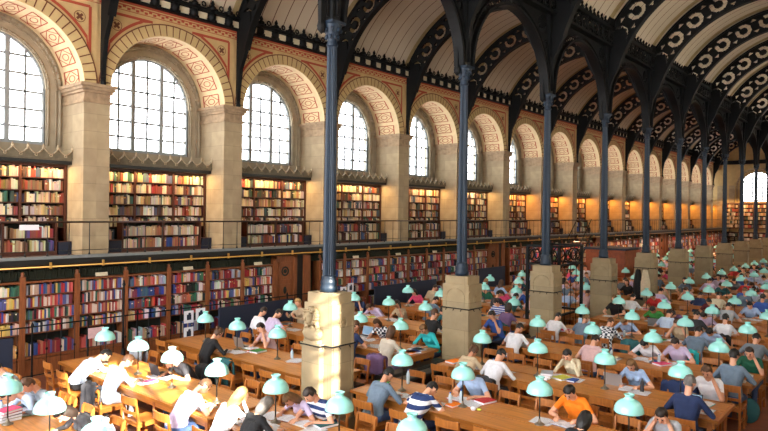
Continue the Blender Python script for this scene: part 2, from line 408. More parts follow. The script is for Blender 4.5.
# ------------------------------------------------------------------ iron cornice along the wall tops
def cornice_mesh(open_y=0):
    b = MB(); h = BAY / 2
    b.box(-.05, .16, -h, h, 9.42, 9.48, 0); b.box(-.05, .18, -h, h, 9.72, 9.82, 0)
    n = 7
    for i in range(n):
        y = -h + BAY * (i + .5) / n; q = BAY / n
        b.lathe([(.02, 9.46), (.12, 9.5), (.13, 9.6), (.12, 9.7), (.02, 9.74)], (.10, y, 0), 8, 0, caps=False)
        b.box(.0, .14, y - .16, y + .16, 9.47, 9.54, 0); b.box(0, .14, y - .14, y + .14, 9.67, 9.74, 0)
        b.torus((.15, y + q / 2, 9.92), .065, .022, 'X', 12, 5, 0)
        b.lathe([(.11, 9.8), (.10, 9.9), (.04, 9.95), (.06, 9.99), (.01, 10.12)], (.15, y, 0), 6, 0)
        b.box(.12, .18, y - q * .3, y + q * .3, 9.80, 9.87, 0)
        b.box(.0, .10, y + q / 2 - .16, y + q / 2 + .16, 9.50, 9.69, 1)
    return b
cme = cornice_mesh().mesh('iron_cornice', [M['iron'], cloth('cream')])
tn = 0
for y in bays:
    o = link('trim_left', cme, None, (WX, y, 0)); o['kind'] = 'structure'
    if y > YSTART + 1: o = link('trim_right', cme, None, (-WX, y, 0), PI); o['kind'] = 'structure'

# ------------------------------------------------------------------ vaults (two barrels)
VR = 4.7; VC = 7.57; HX = 4.125
def vault_mesh(L, y0):
    b = MB(); n = 40; a0 = math.acos(HX / VR); offy = .22
    aa = [a0 + (PI - 2 * a0) * i / n for i in range(n + 1)]
    for (r, mi) in ((VR, 0), (VR + .15, 0)):
        vs = [(r * math.cos(a), 0, VC + r * math.sin(a)) for a in aa] + [(r * math.cos(a), L, VC + r * math.sin(a)) for a in aa]
        b.add(vs, [(i, i + 1, n + 2 + i, n + 1 + i) for i in range(n)], mi, smooth=True)
    # ochre dotted bands either side of each rib
    yy = COL0 - y0
    k = -3
    while COL0 + CB * k < y0 + L:
        yc = COL0 + CB * k - y0 - .1
        for s in (-1, 1):
            if 0 < yc + s * .3 < L:
                r = VR - .012
                vs = [(r * math.cos(a), yc + s * .14, VC + r * math.sin(a)) for a in aa] + [(r * math.cos(a), yc + s * .42, VC + r * math.sin(a)) for a in aa]
                b.add(vs, [(i, i + 1, n + 2 + i, n + 1 + i) for i in range(n)], 1, smooth=True)
        k += 1
    return b
Y0V = YSTART
vm = vault_mesh(YEND - Y0V, Y0V).mesh('vault', [M['vault'], M['vaultband']])
for x in (-HX, HX):
    o = link('ceiling', vm, None, (x, Y0V, 0)); o['kind'] = 'structure'

# ------------------------------------------------------------------ cast-iron ribs
def rib_mesh():
    RI_, RO_ = 3.88, 4.66; b = MB(); nm = 15; a_lo = .02
    step = (PI - 2 * a_lo) / nm; K = 30; KV = 26; th = .05
    def solid(u, v, par):
        if abs(v) > .43: return True
        r = math.hypot(u, v); a = math.atan2(v, u * (1 if par else -1))
        if .17 < r < .345: return (abs(a - 2.2) < .26) or (.22 < r < .255 and a < 1.2 and a > -2.6 and False)
        if r <= .17: return True
        if r >= .36 and abs(u) > .36 and .22 < abs(v) < .38: return not (abs(abs(u) - .5) < (.42 - abs(v)) * .7)
        return True
    cells = {}
    for mI in range(nm):
        for i in range(K):
            for j in range(KV):
                u = (i + .5) / K - .5; v = (j + .5) / KV - .5
                cells[(mI * K + i, j)] = solid(u, v, mI < nm // 2 + 1)
    n = nm * K; vid = {}
    V = []; Fs = []
    def vert(i, j, s):
        k = (i, j, s)
        if k not in vid:
            a = a_lo + step * i / K; r = RI_ + (RO_ - RI_) * j / KV; vid[k] = len(V); V.append((r * math.cos(a), s * th, VC + r * math.sin(a)))
        return vid[k]
    for (i, j), sd in cells.items():
        # outer flange: keep inside the wall / column lines
        a = a_lo + step * (i + .5) / K; r = RI_ + (RO_ - RI_) * (j + .5) / KV
        if abs(r * math.cos(a)) > HX - .02 or min(a, PI - a) < .30: sd = False
        cells[(i, j)] = sd
    for (i, j), sd in cells.items():
        if not sd: continue
        for s in (-1, 1): Fs.append((vert(i, j, s), vert(i + 1, j, s), vert(i + 1, j + 1, s), vert(i, j + 1, s)))
        for di, dj, e in ((-1, 0, ((i, j), (i, j + 1))), (1, 0, ((i + 1, j), (i + 1, j + 1))), (0, -1, ((i, j), (i + 1, j))), (0, 1, ((i, j + 1), (i + 1, j + 1)))):
            if not cells.get((i + di, j + dj), False):
                p, q = e; Fs.append((vert(*p, -1), vert(*q, -1), vert(*q, 1), vert(*p, 1)))
    b.add(V, Fs, 0)
    # flanges (chords)
    for R_, hw in ((RI_, .11), (RO_, .10)):
        aa = [a_lo + (PI - 2 * a_lo) * i / 72 for i in range(73)]
        aa = [a for a in aa if abs(R_ * math.cos(a)) < HX and min(a, PI - a) > .28]
        m = len(aa); vs = []
        for a in aa:
            for rr, yy in ((R_ - .03, -hw), (R_ - .03, hw), (R_ + .03, hw), (R_ + .03, -hw)): vs.append((rr * math.cos(a), yy, VC + rr * math.sin(a)))
        b.add(vs, [(4 * i + j, 4 * i + (j + 1) % 4, 4 * i + 4 + (j + 1) % 4, 4 * i + 4 + j) for i in range(m - 1) for j in range(4)], 0)
    # ring bosses in relief
    # bracket blocks filling between rib foot and wall / column line
    for s in (-1, 1):
        b.lathe([(.01, 6.98), (.07, 7.05), (.08, 7.12), (.05, 7.25)], (s * (HX - .05), 0, 0), 8, 0)
        pts = [(HX, 7.05), (HX - .07, 7.05), (HX - .09, 7.6), (HX - .20, 8.25)] + [(3.86 * math.cos(q), VC + 3.86 * math.sin(q)) for q in (.30, .38, .48)] + [(3.5, 9.95), (HX, 9.95)]
        pts = [(s * p, q) for p, q in pts]
        vs = [(p[0], y, p[1]) for y in (-.06, .06) for p in pts]; k = len(pts)
        b.add(vs, [tuple(range(k)), tuple(range(2 * k - 1, k - 1, -1))] + [(i, (i + 1) % k, k + (i + 1) % k, k + i) for i in range(k)], 0)
    return b
rme = rib_mesh().mesh('arch_rib', [M['iron']])
ycols = [COL0 + CB * k for k in range(-1, 16)]
ycols = [y for y in ycols if y < YEND - .5]
for i, y in enumerate(ycols):
    for x, nm_, sd in ((-HX, 'window-side', 'L'), (HX, 'opposite', 'R')):
        o = link('arch_rib', rme, None, (x, y - (.22 if x < 0 else 0), 0))
        tag(o, 'black cast-iron roof rib pierced with scroll circles, %s from the front of the %s vault' % (ORD[i + 1], nm_), 'roof rib', 'scrolled cast-iron ribs of the two vaults')

# ------------------------------------------------------------------ columns, pedestals, longitudinal arcade
def column_parts():
    sh = MB(); n = 40; prof = [(.118, 2.72), (.112, 4.0), (.098, 5.6), (.088, 6.80)]
    vs = []
    for r, z in prof:
        for i in range(n):
            t = 2 * PI * i / n; rr = r * (1 if i % 2 else .9); vs.append((rr * math.cos(t), rr * math.sin(t), z))
    sh.add(vs, [(k * n + i, k * n + (i + 1) % n, (k + 1) * n + (i + 1) % n, (k + 1) * n + i) for k in range(len(prof) - 1) for i in range(n)], 0)
    bs = MB(); bs.lathe([(.155, 2.44), (.155, 2.53), (.14, 2.56), (.15, 2.60), (.145, 2.64), (.125, 2.67), (.135, 2.70), (.12, 2.74)], n=24)
    cp = MB(); cp.lathe([(.09, 6.78), (.105, 6.82), (.085, 6.86), (.09, 6.9), (.12, 7.02), (.16, 7.12), (.17, 7.16), (.17, 7.19), (.12, 7.20)], n=16)
    for k in range(8):
        a = 2 * PI * k / 8
        for z, r in ((6.95, .11), (7.07, .15)):
            cp.ell((math.cos(a + z * 9) * r, math.sin(a + z * 9) * r, z), (.03, .03, .045), 6, 4)
    cp.box(-.17, .17, -.17, .17, 7.17, 7.22)
    # flaring post above the capital
    fp = MB()
    def ringz(z, hx, hy): return [(-hx, -hy, z), (hx, -hy, z), (hx, hy, z), (-hx, hy, z)]
    lv = [(7.2, .10, .10), (8.0, .11, .12), (9.0, .14, .18), (9.6, .20, .34), (9.9, .26, .5), (10.05, .3, .52), (10.3, .3, .52), (10.34, .26, .45)]
    vs = [p for z, hx, hy in lv for p in ringz(z, hx, hy)]
    fp.add(vs, [(4 * i + j, 4 * i + (j + 1) % 4, 4 * i + 4 + (j + 1) % 4, 4 * i + 4 + j) for i in range(len(lv) - 1) for j in range(4)] + [(3, 2, 1, 0), tuple(range(len(vs) - 4, len(vs)))], 0)
    for s in (-1, 1):
        fp.lathe([(.03, 7.3), (.035, 9.4), (.02, 9.5)], (s * .12, 0, 0), 6); fp.lathe([(.03, 7.3), (.035, 9.0), (.02, 9.2)], (0, s * .12, 0), 6)
    return [('base', bs, M['shaft']), ('shaft', sh, M['shaft']), ('capital', cp, M['shaft']), ('branching_post', fp, M['iron'])]
CP = [(n, b.mesh(n, [m])) for n, b, m in column_parts()]
croot = None
def ped_mesh(bust=False):
    b = MB(); X0, X1, Y_ = -.33, .37, .275
    b.box(X0, X1, -Y_, Y_, 0, 2.26, 0); b.box(X0 + .05, X1 - .05, -Y_ + .03, Y_ - .03, 2.26, 2.44, 0)
    b.box(X0 - .04, X1 + .04, -Y_ - .04, Y_ + .04, 0, .25, 0)
    # sunk panel on the side faces, medallion, relief arch on the end faces
    for s in (1,):
        x = X1
        b.box(x, x + .012, -Y_ + .03, -Y_ + .06, .5, 1.95, 0); b.box(x, x + .012, Y_ - .06, Y_ - .03, .5, 1.95, 0)
        b.box(x, x + .014, -Y_ + .03, Y_ - .03, 2.10, 2.13, 0); b.torus((x + .005, 0, 1.93), .085, .014, 'X', 18, 6, 0); b.ell((x, 0, 1.93), (.015, .05, .05), 8, 6, 0)
    for s in (-1, 1):
        y = s * Y_
        n = 16
        pts = [(.02 + .24 * math.cos(PI * i / n), y, 1.97 + .2 * math.sin(PI * i / n)) for i in range(n + 1)]
        pts = [(.26, y, 1.76)] + pts + [(-.22, y, 1.76)]
        if not (bust and s < 0): b.path(pts, .011, 5, 0)
    return b
def bust_mesh():
    b = MB(); y = -.275
    b.box(-.27, .17, y - .11, y, 0, 1.50, 0); b.box(-.29, .19, y - .13, y, 1.50, 1.58, 0)
    b.box(-.22, .12, y - .12, y, 1.58, 1.63, 0)
    b.ell((-.05, y - .06, 1.74), (.22, .12, .13), 16, 10, 0)
    b.tube((-.05, y - .07, 1.8), (-.05, y - .09, 1.94), .07, .062, 12, 0)
    b.ell((-.05, y - .13, 2.02), (.092, .11, .135), 16, 12, 0); b.tube((-.05, y - .23, 2.05), (-.05, y - .255, 1.99), .012, .022, 8, 0)
    b.ell((-.05, y - .215, 1.94), (.03, .02, .012), 8, 6, 0); b.ell((-.05, y - .19, 1.895), (.04, .035, .03), 8, 6, 0)
    for s in (-1, 1):
        b.ell((-.05 + s * .04, y - .225, 2.07), (.03, .012, .010), 8, 4, 0)
        for k in range(7):
            a = .2 + k * .42; b.ell((-.05 + s * .125 * math.sin(a), y - .10, 2.05 + .13 * math.cos(a)), (.045, .07, .045), 8, 6, 0)
        for k in range(4): b.ell((-.05 + s * (.12 + .02 * k), y - .08, 1.92 - .06 * k), (.035, .05, .045), 8, 6, 0)
    for k in range(5): b.ell((-.05 + .05 * (k - 2), y - .17, 2.155 - .01 * abs(k - 2)), (.03, .04, .025), 8, 6, 0)
    return b
pme = ped_mesh().mesh('pedestal', [M['ped']]); pmb = ped_mesh(True).mesh('pedestal', [M['ped']])
band = MB()
for (x0, y0, x1, y1) in ((-.35, -.295, .39, -.295), (.39, -.295, .39, .295), (.39, .295, -.35, .295), (-.35, .295, -.35, -.295)):
    band.tube((x0, y0, 1.45), (x1, y1, 1.45), .013, .013, 6)
for x in (-.2, 0, .2): band.tube((x, -.3, 1.45), (x, -.34, 1.40), .008, .008, 5)
for y in (-.12, .12): band.tube((.39, y, 1.45), (.43, y, 1.40), .008, .008, 5)
bme = band.mesh('coat_hook_rail', [M['iron']])
for i, y in enumerate(ycols):
    k = i - 1
    if y < 7: continue
    nm_ = ORD[i]
    t = empty('column', (0, y, 0), 0, 'fluted blue-grey iron column with leafy capital, %s of the central row from the front' % nm_, 'column', 'central row of iron columns')
    for n_, me in CP: link(n_, me, t)
    p = empty('pedestal', (0, y, 0), 0, 'tall stone pedestal under the %s iron column%s' % (nm_, ', carved with a woman\'s head' if i == 1 else ''), 'pedestal', 'stone pedestals of the columns')
    link('stone_block', pmb if i == 1 else pme, p)
    if i == 1: link('carved_bust', bust_mesh().mesh('carved_bust', [M['ped']]), p)
    if i != 4 or True:
        r = link('hook_rail', bme, p, (0, 0, .10 if i == 1 else .27 if i < 5 else .42))
        if i == 1:
            m = MB(); m.path([(-.30, -.42, 1.45), (.2, -.42, 1.45), (.21, -.29, 1.45), (.39, -.295, 1.45)], .013, 6); link('hook_rail', m.mesh('hook_rail_bust', [M['iron']]), p, (0, 0, .10))

# longitudinal arches and girder (plane x=0) between columns
def arcade_mesh():
    b = MB(); h = CB / 2; R0 = h - .2; cz = 9.14 - R0; th = .09
    n = 40
    # chord tubes
    def chord(R_, hw, hr):
        aa = [PI * i / n for i in range(n + 1)]; vs = []
        for a in aa:
            for rr, xx in ((R_ - hr, -hw), (R_ - hr, hw), (R_ + hr, hw), (R_ + hr, -hw)): vs.append((xx, rr * math.cos(a), cz + rr * math.sin(a)))
        b.add(vs, [(4 * i + j, 4 * i + (j + 1) % 4, 4 * i + 4 + (j + 1) % 4, 4 * i + 4 + j) for i in range(n) for j in range(4)], 0)
    chord(R0, .13, .035); chord(R0 + .17, .10, .02)
    for i in range(26):
        a = PI * (i + .5) / 26; r = R0 + .085
        b.torus((0, r * math.cos(a), cz + r * math.sin(a)), .06, .016, 'X', 8, 5, 0)
    # spandrel plate, pierced
    K = .045
    ny = int(CB / K); nz = int((9.45 - cz) / K)
    S = set()
    for i in range(ny):
        for j in range(nz):
            y = -h + (i + .5) * K; z = cz + (j + .5) * K; r = math.hypot(y, z - cz)
            if r < R0 + .16: continue
            c1 = math.hypot(abs(y) - (h - .5), z - 9.1)
            if .14 < c1 < .24 and not (z > 9.1 and abs(y) > h - .5): continue
            c2 = math.hypot(abs(y) - (h - .32), z - 8.55)
            if .07 < c2 < .13: continue
            S.add((i, j))
    vid = {}; V = []; Fs = []
    def vert(i, j, s):
        if (i, j, s) not in vid: vid[(i, j, s)] = len(V); V.append((s * .05, -h + i * K, cz + j * K))
        return vid[(i, j, s)]
    for (i, j) in S:
        for s in (-1, 1): Fs.append((vert(i, j, s), vert(i + 1, j, s), vert(i + 1, j + 1, s), vert(i, j + 1, s)))
        for di, dj, p, q in ((-1, 0, (i, j), (i, j + 1)), (1, 0, (i + 1, j), (i + 1, j + 1)), (0, -1, (i, j), (i + 1, j)), (0, 1, (i, j + 1), (i + 1, j + 1))):
            if (i + di, j + dj) not in S: Fs.append((vert(*p, -1), vert(*q, -1), vert(*q, 1), vert(*p, 1)))
    b.add(V, Fs, 0)
    # girder: chords + lattice
    for s in (-1, 1):
        b.box(s * .2, s * .26, -h, h, 9.40, 9.48, 0); b.box(s * .2, s * .3, -h, h, 9.90, 10.02, 0)
        m = 10
        for i in range(m):
            y = -h + CB * (i + .5) / m
            b.torus((s * .23, y, 9.69), .15, .03, 'X', 12, 5, 0); b.box(s * .2, s * .25, y + CB / m / 2 - .035, y + CB / m / 2 + .035, 9.45, 9.92, 0)
            b.torus((s * .23, y, 9.69), .05, .025, 'X', 8, 5, 0)
        for i in range(14):
            y = -h + CB * (i + .5) / 14
            b.lathe([(.07, 10.0), (.06, 10.1), (.025, 10.15), (.05, 10.2), (.005, 10.34)], (s * .25, y, 0), 6, 0)
            b.box(s * .23, s * .27, y - .11, y + .11, 10.0, 10.08, 0)
    b.box(-.2, .2, -h, h, 9.40, 9.45, 0); b.box(-.28, .28, -h, h, 9.93, 9.98, 0)
    return b
ame = arcade_mesh().mesh('arcade', [M['iron']])
for i, y in enumerate(ycols):
    if y < 7: continue
    o = link('arcade_arch', ame, None, (0, y + CB / 2, 0)); 
    tag(o, 'black openwork iron arch and girder, %s along the central column row' % ORD[i + 1], 'arcade arch', 'openwork iron arches between the columns')

# ------------------------------------------------------------------ end wall
b = MB()
b.box(-9.4, 9.4, YEND, YEND + .2, 0, 5.45, 0)
for c in (-4.6, 4.3):
    n = 24; RW = 1.45
    aa = [PI * i / n for i in range(n + 1)]
    lo, hi = (-9.4, -.15) if c < 0 else (-.15, 9.4)
    prev = None
    vs = [(c + RW * math.cos(a), YEND, SPR + RW * math.sin(a)) for a in aa]
    vs2 = [(hi if i == 0 else lo if i == n else c + (hi - c if math.cos(a) > 0 else c - lo) * math.cos(a), YEND, 13) for i, a in enumerate(aa)]
    b.add(vs + vs2, [(i, i + 1, n + 2 + i, n + 1 + i) for i in range(n)], 0)
    b.add([(lo, YEND, 5.45), (c - RW, YEND, 5.45), (c - RW, YEND, SPR), (lo, YEND, 13)], [(0, 1, 2, 3)], 0)
    b.add([(hi, YEND, 5.45), (c + RW, YEND, 5.45), (c + RW, YEND, SPR), (hi, YEND, 13)], [(0, 1, 2, 3)], 0)
    for R_, r_ in ((1.85, .1), (1.5, .06)):
        pts = [(c + R_ * math.cos(a), YEND - .02, SPR + R_ * math.sin(a)) for a in aa]
        b.path([(c + R_, YEND - .02, 5.45)] + pts + [(c - R_, YEND - .02, 5.45)], r_, 6, 1)
b.box(-8.2, 8.2, YEND - .15, YEND, 9.3, 9.7, 2)
for x in (-8.0, -6.9, -2.3, -.2): b.box(x - .25, x + .25, YEND - .2, YEND, 2.6, 7.1, 1)
b.build('wall_end', [M['cream2'], M['stone'], M['iron']])['kind'] = 'structure'
for c in (-4.6, 4.3):
    wn += 1
    w = link('window_%d' % wn, wfm, None, (c, YEND - DEEP - .12 + .1, 0), PI / 2 + PI); w['kind'] = 'structure'

# ------------------------------------------------------------------ gallery
GY0, GY1 = YSTART, YEND
g = MB(); L = GY1
g.box(-9.05, -7.08, GY0, GY1, 2.56, 2.66, 0); g.box(-7.10, -6.98, GY0, GY1, 2.70, 2.77, 1); g.box(-7.09, -7.0, GY0, GY1, 2.58, 2.70, 2)
g.box(-7.65, -7.1, GY0, GY1, 2.48, 2.56, 2)
g.build('floor_gallery', [M['gallerywood'], M['deckgrey'], M['black']])['kind'] = 'structure'
g = MB(); g.tube((-6.98, GY0, 2.53), (-6.98, GY1, 2.53), .02, .02, 8); 
t = empty('brass_rail', (0, 0, 0), 0, 'long brass pipe running under the gallery edge', 'rail')
g.build('pipe', [M['brass']], t)
br = MB(); br.box(-.02, .03, -.02, .02, -.04, .10); br.box(-.08, .01, -.012, .012, .05, .09); brm = br.mesh('bracket', [M['brass']])
for k in range(-2, 34): link('bracket', brm, t, (-6.98, 5.9 + 1.2 * k, 2.53))
# railing sections, one per bay
rail = MB(); h = BAY / 2
rail.tube((0, -h, 3.54), (0, h, 3.54), .022, .022, 8); 
railm = rail.mesh('handrail', [M['handrail']])
low = MB(); low.tube((0, -h, 2.88), (0, h, 2.88), .008, .008, 5); lowm = low.mesh('lower_rail', [M['black']])
bal = MB(); bal.tube((0, 0, 2.76), (0, 0, 3.53), .011, .009, 6); bal.lathe([(.03, 2.77), (.02, 2.80), (.012, 2.84)], n=6); balm = bal.mesh('baluster', [M['black']])
rt = None
for i, y in enumerate(bays):
    t = empty('gallery_railing', (-7.04, y, 0), 0, 'thin black gallery railing with brown handrail, %s length from the front' % ORD[i + 1], 'railing', 'railing along the gallery')
    link('handrail', railm, t); link('lower_rail', lowm, t)
    for q in range(9): link('baluster', balm, t, (0, -h + BAY * (q + .5) / 9, 0))

# ------------------------------------------------------------------ books
PAL_LOW = [(.60, .12, .14), (.66, .2, .2), (.78, .35, .32), (.80, .72, .66), (.85, .83, .80), (.30, .32, .52), (.18, .27, .50), (.66, .40, .30), (.74, .60, .48), (.12, .12, .14), (.45, .18, .22), (.80, .76, .72), (.60, .62, .68), (.52, .14, .16), (.25, .36, .45), (.2, .38, .3), (.80, .64, .34), (.70, .58, .50)]
PAL_UP = [(.78, .68, .52), (.85, .78, .64), (.66, .50, .34), (.50, .26, .18), (.80, .73, .60), (.88, .84, .76), (.50, .36, .25), (.20, .22, .2), (.72, .60, .44), (.32, .22, .17), (.68, .62, .54), (.85, .80, .72), (.24, .34, .30), (.58, .24, .2), (.74, .70, .64), (.3, .33, .4)]
def shelf_books(b, P, y0, y1, z, hmax, depth, pal, tmin=.022, tmax=.045, rr=None):
    """spines face +x at x=P, books run along y"""
    rr = rr or rnd; y = y0
    run = rr.choice(pal); left = 0
    while y < y1 - tmin:
        if rr.random() < .015: y += .06; continue
        if left <= 0: run = rr.choice(pal); left = rr.choice((1, 1, 1, 2, 3, 5))
        left -= 1
        t = rr.uniform(tmin, tmax); t = min(t, y1 - y); hh = hmax * rr.uniform(.72, .98); c = [max(0, min(1, v + rr.uniform(-.06, .06))) for v in run]
        dx = rr.uniform(0, .03)
        b.box(P - depth, P - dx, y + .001, y + t - .001, z, z + hh, 0, lin(c)); 
        if rr.random() < .2:   # paper label / title band
            zz = z + hh * rr.uniform(.55, .8); k = lin((.85, .8, .7)) if rr.random() < .5 else lin((.7, .55, .25))
            b.add([(P - dx + .0015, y + .003, zz), (P - dx + .0015, y + t - .003, zz), (P - dx + .0015, y + t - .003, zz + .03), (P - dx + .0015, y + .003, zz + .03)], [(0, 1, 2, 3)], 0, k)
        y += t
lowstuff = MB(); upstuff = MB()

# lower bookcases: front plane X=-7.3, unit 1.2 m
BXF = -7.30; UW = 1.2
def case_parts():
    fr = MB(); d = .34
    fr.box(-d, .0, -UW / 2, -UW / 2 + .045, .0, 2.18, 0); fr.box(-d, .0, UW / 2 - .045, UW / 2, 0, 2.18, 0); fr.box(0, .035, -UW / 2, -UW / 2 + .06, 0, 2.30, 0); fr.box(0, .035, UW / 2 - .06, UW / 2, 0, 2.30, 0)
    fr.box(-d, .0, -UW / 2, UW / 2, 0, .42, 0); fr.box(-d, .03, -UW / 2, UW / 2, .44, .49, 0); fr.box(-d, .03, -UW / 2, UW / 2, 2.155, 2.195, 0)
    bk = MB(); bk.box(-d - .02, -d, -UW / 2, UW / 2, .2, 2.5, 0)
    sh = MB(); sh.box(-d, .012, -UW / 2 + .045, UW / 2 - .045, -.025, 0, 0)
    fi = MB(); fi.lathe([(.045, 0), (.05, .02), (.03, .04), (.045, .07), (.03, .10), (.005, .115)], n=10)
    return fr.mesh('frame', [M['wood']]), bk.mesh('back_panel', [M['darkback']]), sh.mesh('shelf', [M['woodshelf']]), fi.mesh('finial', [M['wood']])
CF = case_parts()
SHZ = [.50, 1.02, 1.32, 1.60, 1.88]
SHH = [.31, .26, .25, .25, .26]
proto = None; ui = 0
units = []
for grp in range(6):
    base = 12.63 + 12.75 * grp
    for i in range(9, 0, -1):
        y = base - UW * i + UW / 2
        if y > 3.8 and y < YEND - 1: units.append(y)
for ui, y in enumerate(units):
    t = empty('bookcase', (BXF, y, 0), 0, 'oak lower bookcase filled with books, %s unit from the front under the gallery' % (ORD[ui + 1] if ui + 1 < len(ORD) else 'far'), 'bookcase', 'oak bookcases under the gallery')
    link('frame', CF[0], t); link('back_panel', CF[1], t)
    for z in SHZ: link('shelf', CF[2], t, (0, 0, z))
    link('finial', CF[3], t, (.0, -UW / 2, 2.30))
bcol = [mat('spine_%d' % i, c, .6) for i, c in enumerate(PAL_LOW)]
bm_ = {}
def book_mesh(t, hh, ci):
    k = (round(t, 3), round(hh, 2), ci)
    if k not in bm_:
        m = MB(); m.box(-.2, 0, -t / 2, t / 2, 0, hh, 0); m.box(-.19, -.004, -t / 2 + .004, t / 2 - .004, hh - .006, hh - .002, 1)
        bm_[k] = m.mesh('book', [bcol[ci], M['paper']])
    return bm_[k]
nbook = 0
SN = ['bottom', 'second', 'third', 'fourth', 'top']
for ui, y in enumerate(units):
    for si, z in enumerate(SHZ):
        if ui in (1, 2) and nbook < 268:
            yy = y - UW / 2 + .06
            while yy < y + UW / 2 - .09 and nbook < 268:
                t = rnd.choice((.034, .04, .046, .052)); hh = SHH[si] * rnd.choice((.8, .88, .96)); ci = rnd.randrange(len(PAL_LOW))
                o = link('book', book_mesh(t, hh, ci), None, (BXF - .02 - rnd.uniform(0, .02), yy + t / 2, z + .001))
                tag(o, 'book standing on the %s shelf of the %s oak bookcase from the front' % (SN[si], ORD[ui + 1]), 'book', 'books on the %s shelf of the %s bookcase' % (SN[si], ORD[ui + 1]))
                yy += t + .002; nbook += 1
            if yy < y + UW / 2 - .09: shelf_books(lowstuff, BXF, yy, y + UW / 2 - .05, z + .001, SHH[si], .2, PAL_LOW)
        else:
            if rnd.random() < .06 and si == 0: continue
            shelf_books(lowstuff, BXF, y - UW / 2 + .05, y + UW / 2 - .05, z + .001, SHH[si], .2, PAL_LOW, .026 if y < 30 else .05, .05 if y < 30 else .12)
    # signs on top
    if ui % 2 == 0:
        m = MB(); m.obox(Matrix.Translation((0, 0, .05)) @ Matrix.Rotation(-.3, 4, 'Y'), .012, .3, .09, 0)
        o = m.build('subject_sign', [cloth('cream')], None, (BXF - .02, y, 2.20)); tag(o, 'small cream subject sign on top of the %s oak bookcase' % ORD[min(ui + 1, 27)], 'sign', 'subject signs on the bookcases')
# doors between bookcase groups
for gi in range(5):
    y = 12.63 + 12.75 * gi
    if y > YEND - 3: continue
    t = empty('wooden_door', (BXF, y, 0), 0, 'carved oak door between bookcases, %s along the lower wall' % ORD[gi + 1], 'door', 'oak doors under the gallery')
    m = MB(); m.box(-.25, .05, 0, .1, 0, 2.44, 0); m.box(-.25, .05, .80, .92, 0, 2.44, 0); m.box(-.25, .05, 0, .92, 2.36, 2.46, 0); m.box(-.3, .0, .92, 1.2, 0, 2.44, 1); m.box(-.3, .05, 1.2, 1.5, 0, 2.44, 0); m.build('door_frame', [M['wood'], M['black']], t)
    m = MB(); m.box(-.06, 0, .1, .8, 0, 2.36, 0)
    for z0, z1 in ((.2, 1.0), (1.15, 1.55), (1.65, 2.25)):
        m.box(0, .015, .18, .72, z0, z0 + .04, 0); m.box(0, .015, .18, .72, z1 - .04, z1, 0); m.box(0, .015, .18, .22, z0, z1, 0); m.box(0, .015, .68, .72, z0, z1, 0)
    m.torus((.01, .45, 1.95), .13, .025, 'X', 16, 6, 1); m.ell((.01, .45, 1.95), (.03, .07, .07), 8, 6, 1); m.ell((.01, .45, 1.35), (.02, .07, .12), 8, 6, 1)
    m.build('door_leaf', [M['wood'], M['darkback']], t)
m = MB(); m.box(-7.75, -7.68, GY0, GY1, 0, 2.5, 0); o = m.build('wall_under_gallery', [M['darkback']]); o['kind'] = 'structure'
# row of tall dark volumes on top of the lower cases
m = MB()
y = 3.8
while y < 60:
    w = rnd.uniform(.03, .06) if y < 30 else .12
    m.box(-7.6, -7.45, y, y + w * .75, 2.20, 2.20 + rnd.uniform(.19, .25), 0); y += w
o = m.build('ledgers', [mat('dark_olive_ledgers', (.13, .15, .09), .7)]); tag(o, 'dense row of dark olive ledgers on top of the lower bookcases', 'ledgers', kind='stuff')

# ------------------------------------------------------------------ upper bookcases, canopies, warm lamps
UX = WX - .92
def upper_case():
    f = MB(); w = RI - .02; d = .34; zb, zt = 2.66, 4.98
    f.box(-d, -d + .02, -w, w, zb, zt, 1)
    cols_ = [-w, -w * .33, w * .36, w * .98]
    for y in cols_: f.box(-d, .02, y - .03 if y > -w else y, y + .03, zb, zt, 0)
    f.box(-d, .02, -w, w, zt - .05, zt, 0); f.box(-d, .02, -w, w, zb, zb + .1, 0)
    sh = MB(); sh.box(-d, .01, -w, w, -.022, 0, 0)
    fi = MB()
    lo = MB(); y0, y1 = -w + .66, w - .34
    for a_, c_ in ((-w, y0 - .03), (y1 + .03, w)): lo.box(0, .34, a_, c_, zb, 2.98, 2); lo.box(0, .34, a_, c_, 2.98, 3.0, 0)
    lo.box(0.0, .30, y0, y0 + .05, zb, 3.5, 0); lo.box(0, .30, y1 - .05, y1, zb, 3.5, 0); lo.box(0, .31, y0, y1, 3.47, 3.52, 0); lo.box(0, .3, y0, y1, zb, zb + .1, 0)
    lo.box(0, .30, (y0 + y1) / 2 - .03, (y0 + y1) / 2 + .03, zb, 3.5, 0); lo.box(0, .29, y0, y1, 3.08, 3.10, 0); lo.box(0, .02, y0, y1, zb, 3.5, 1)
    return f, sh, lo
uf, us, ul = [q.mesh(n_, [M['gallerywood'], M['darkback'], M['navy']]) for q, n_ in zip(upper_case(), ('case_frame', 'case_shelf', 'front_case'))]
USZ = [3.36, 3.68, 4.0, 4.32, 4.64]
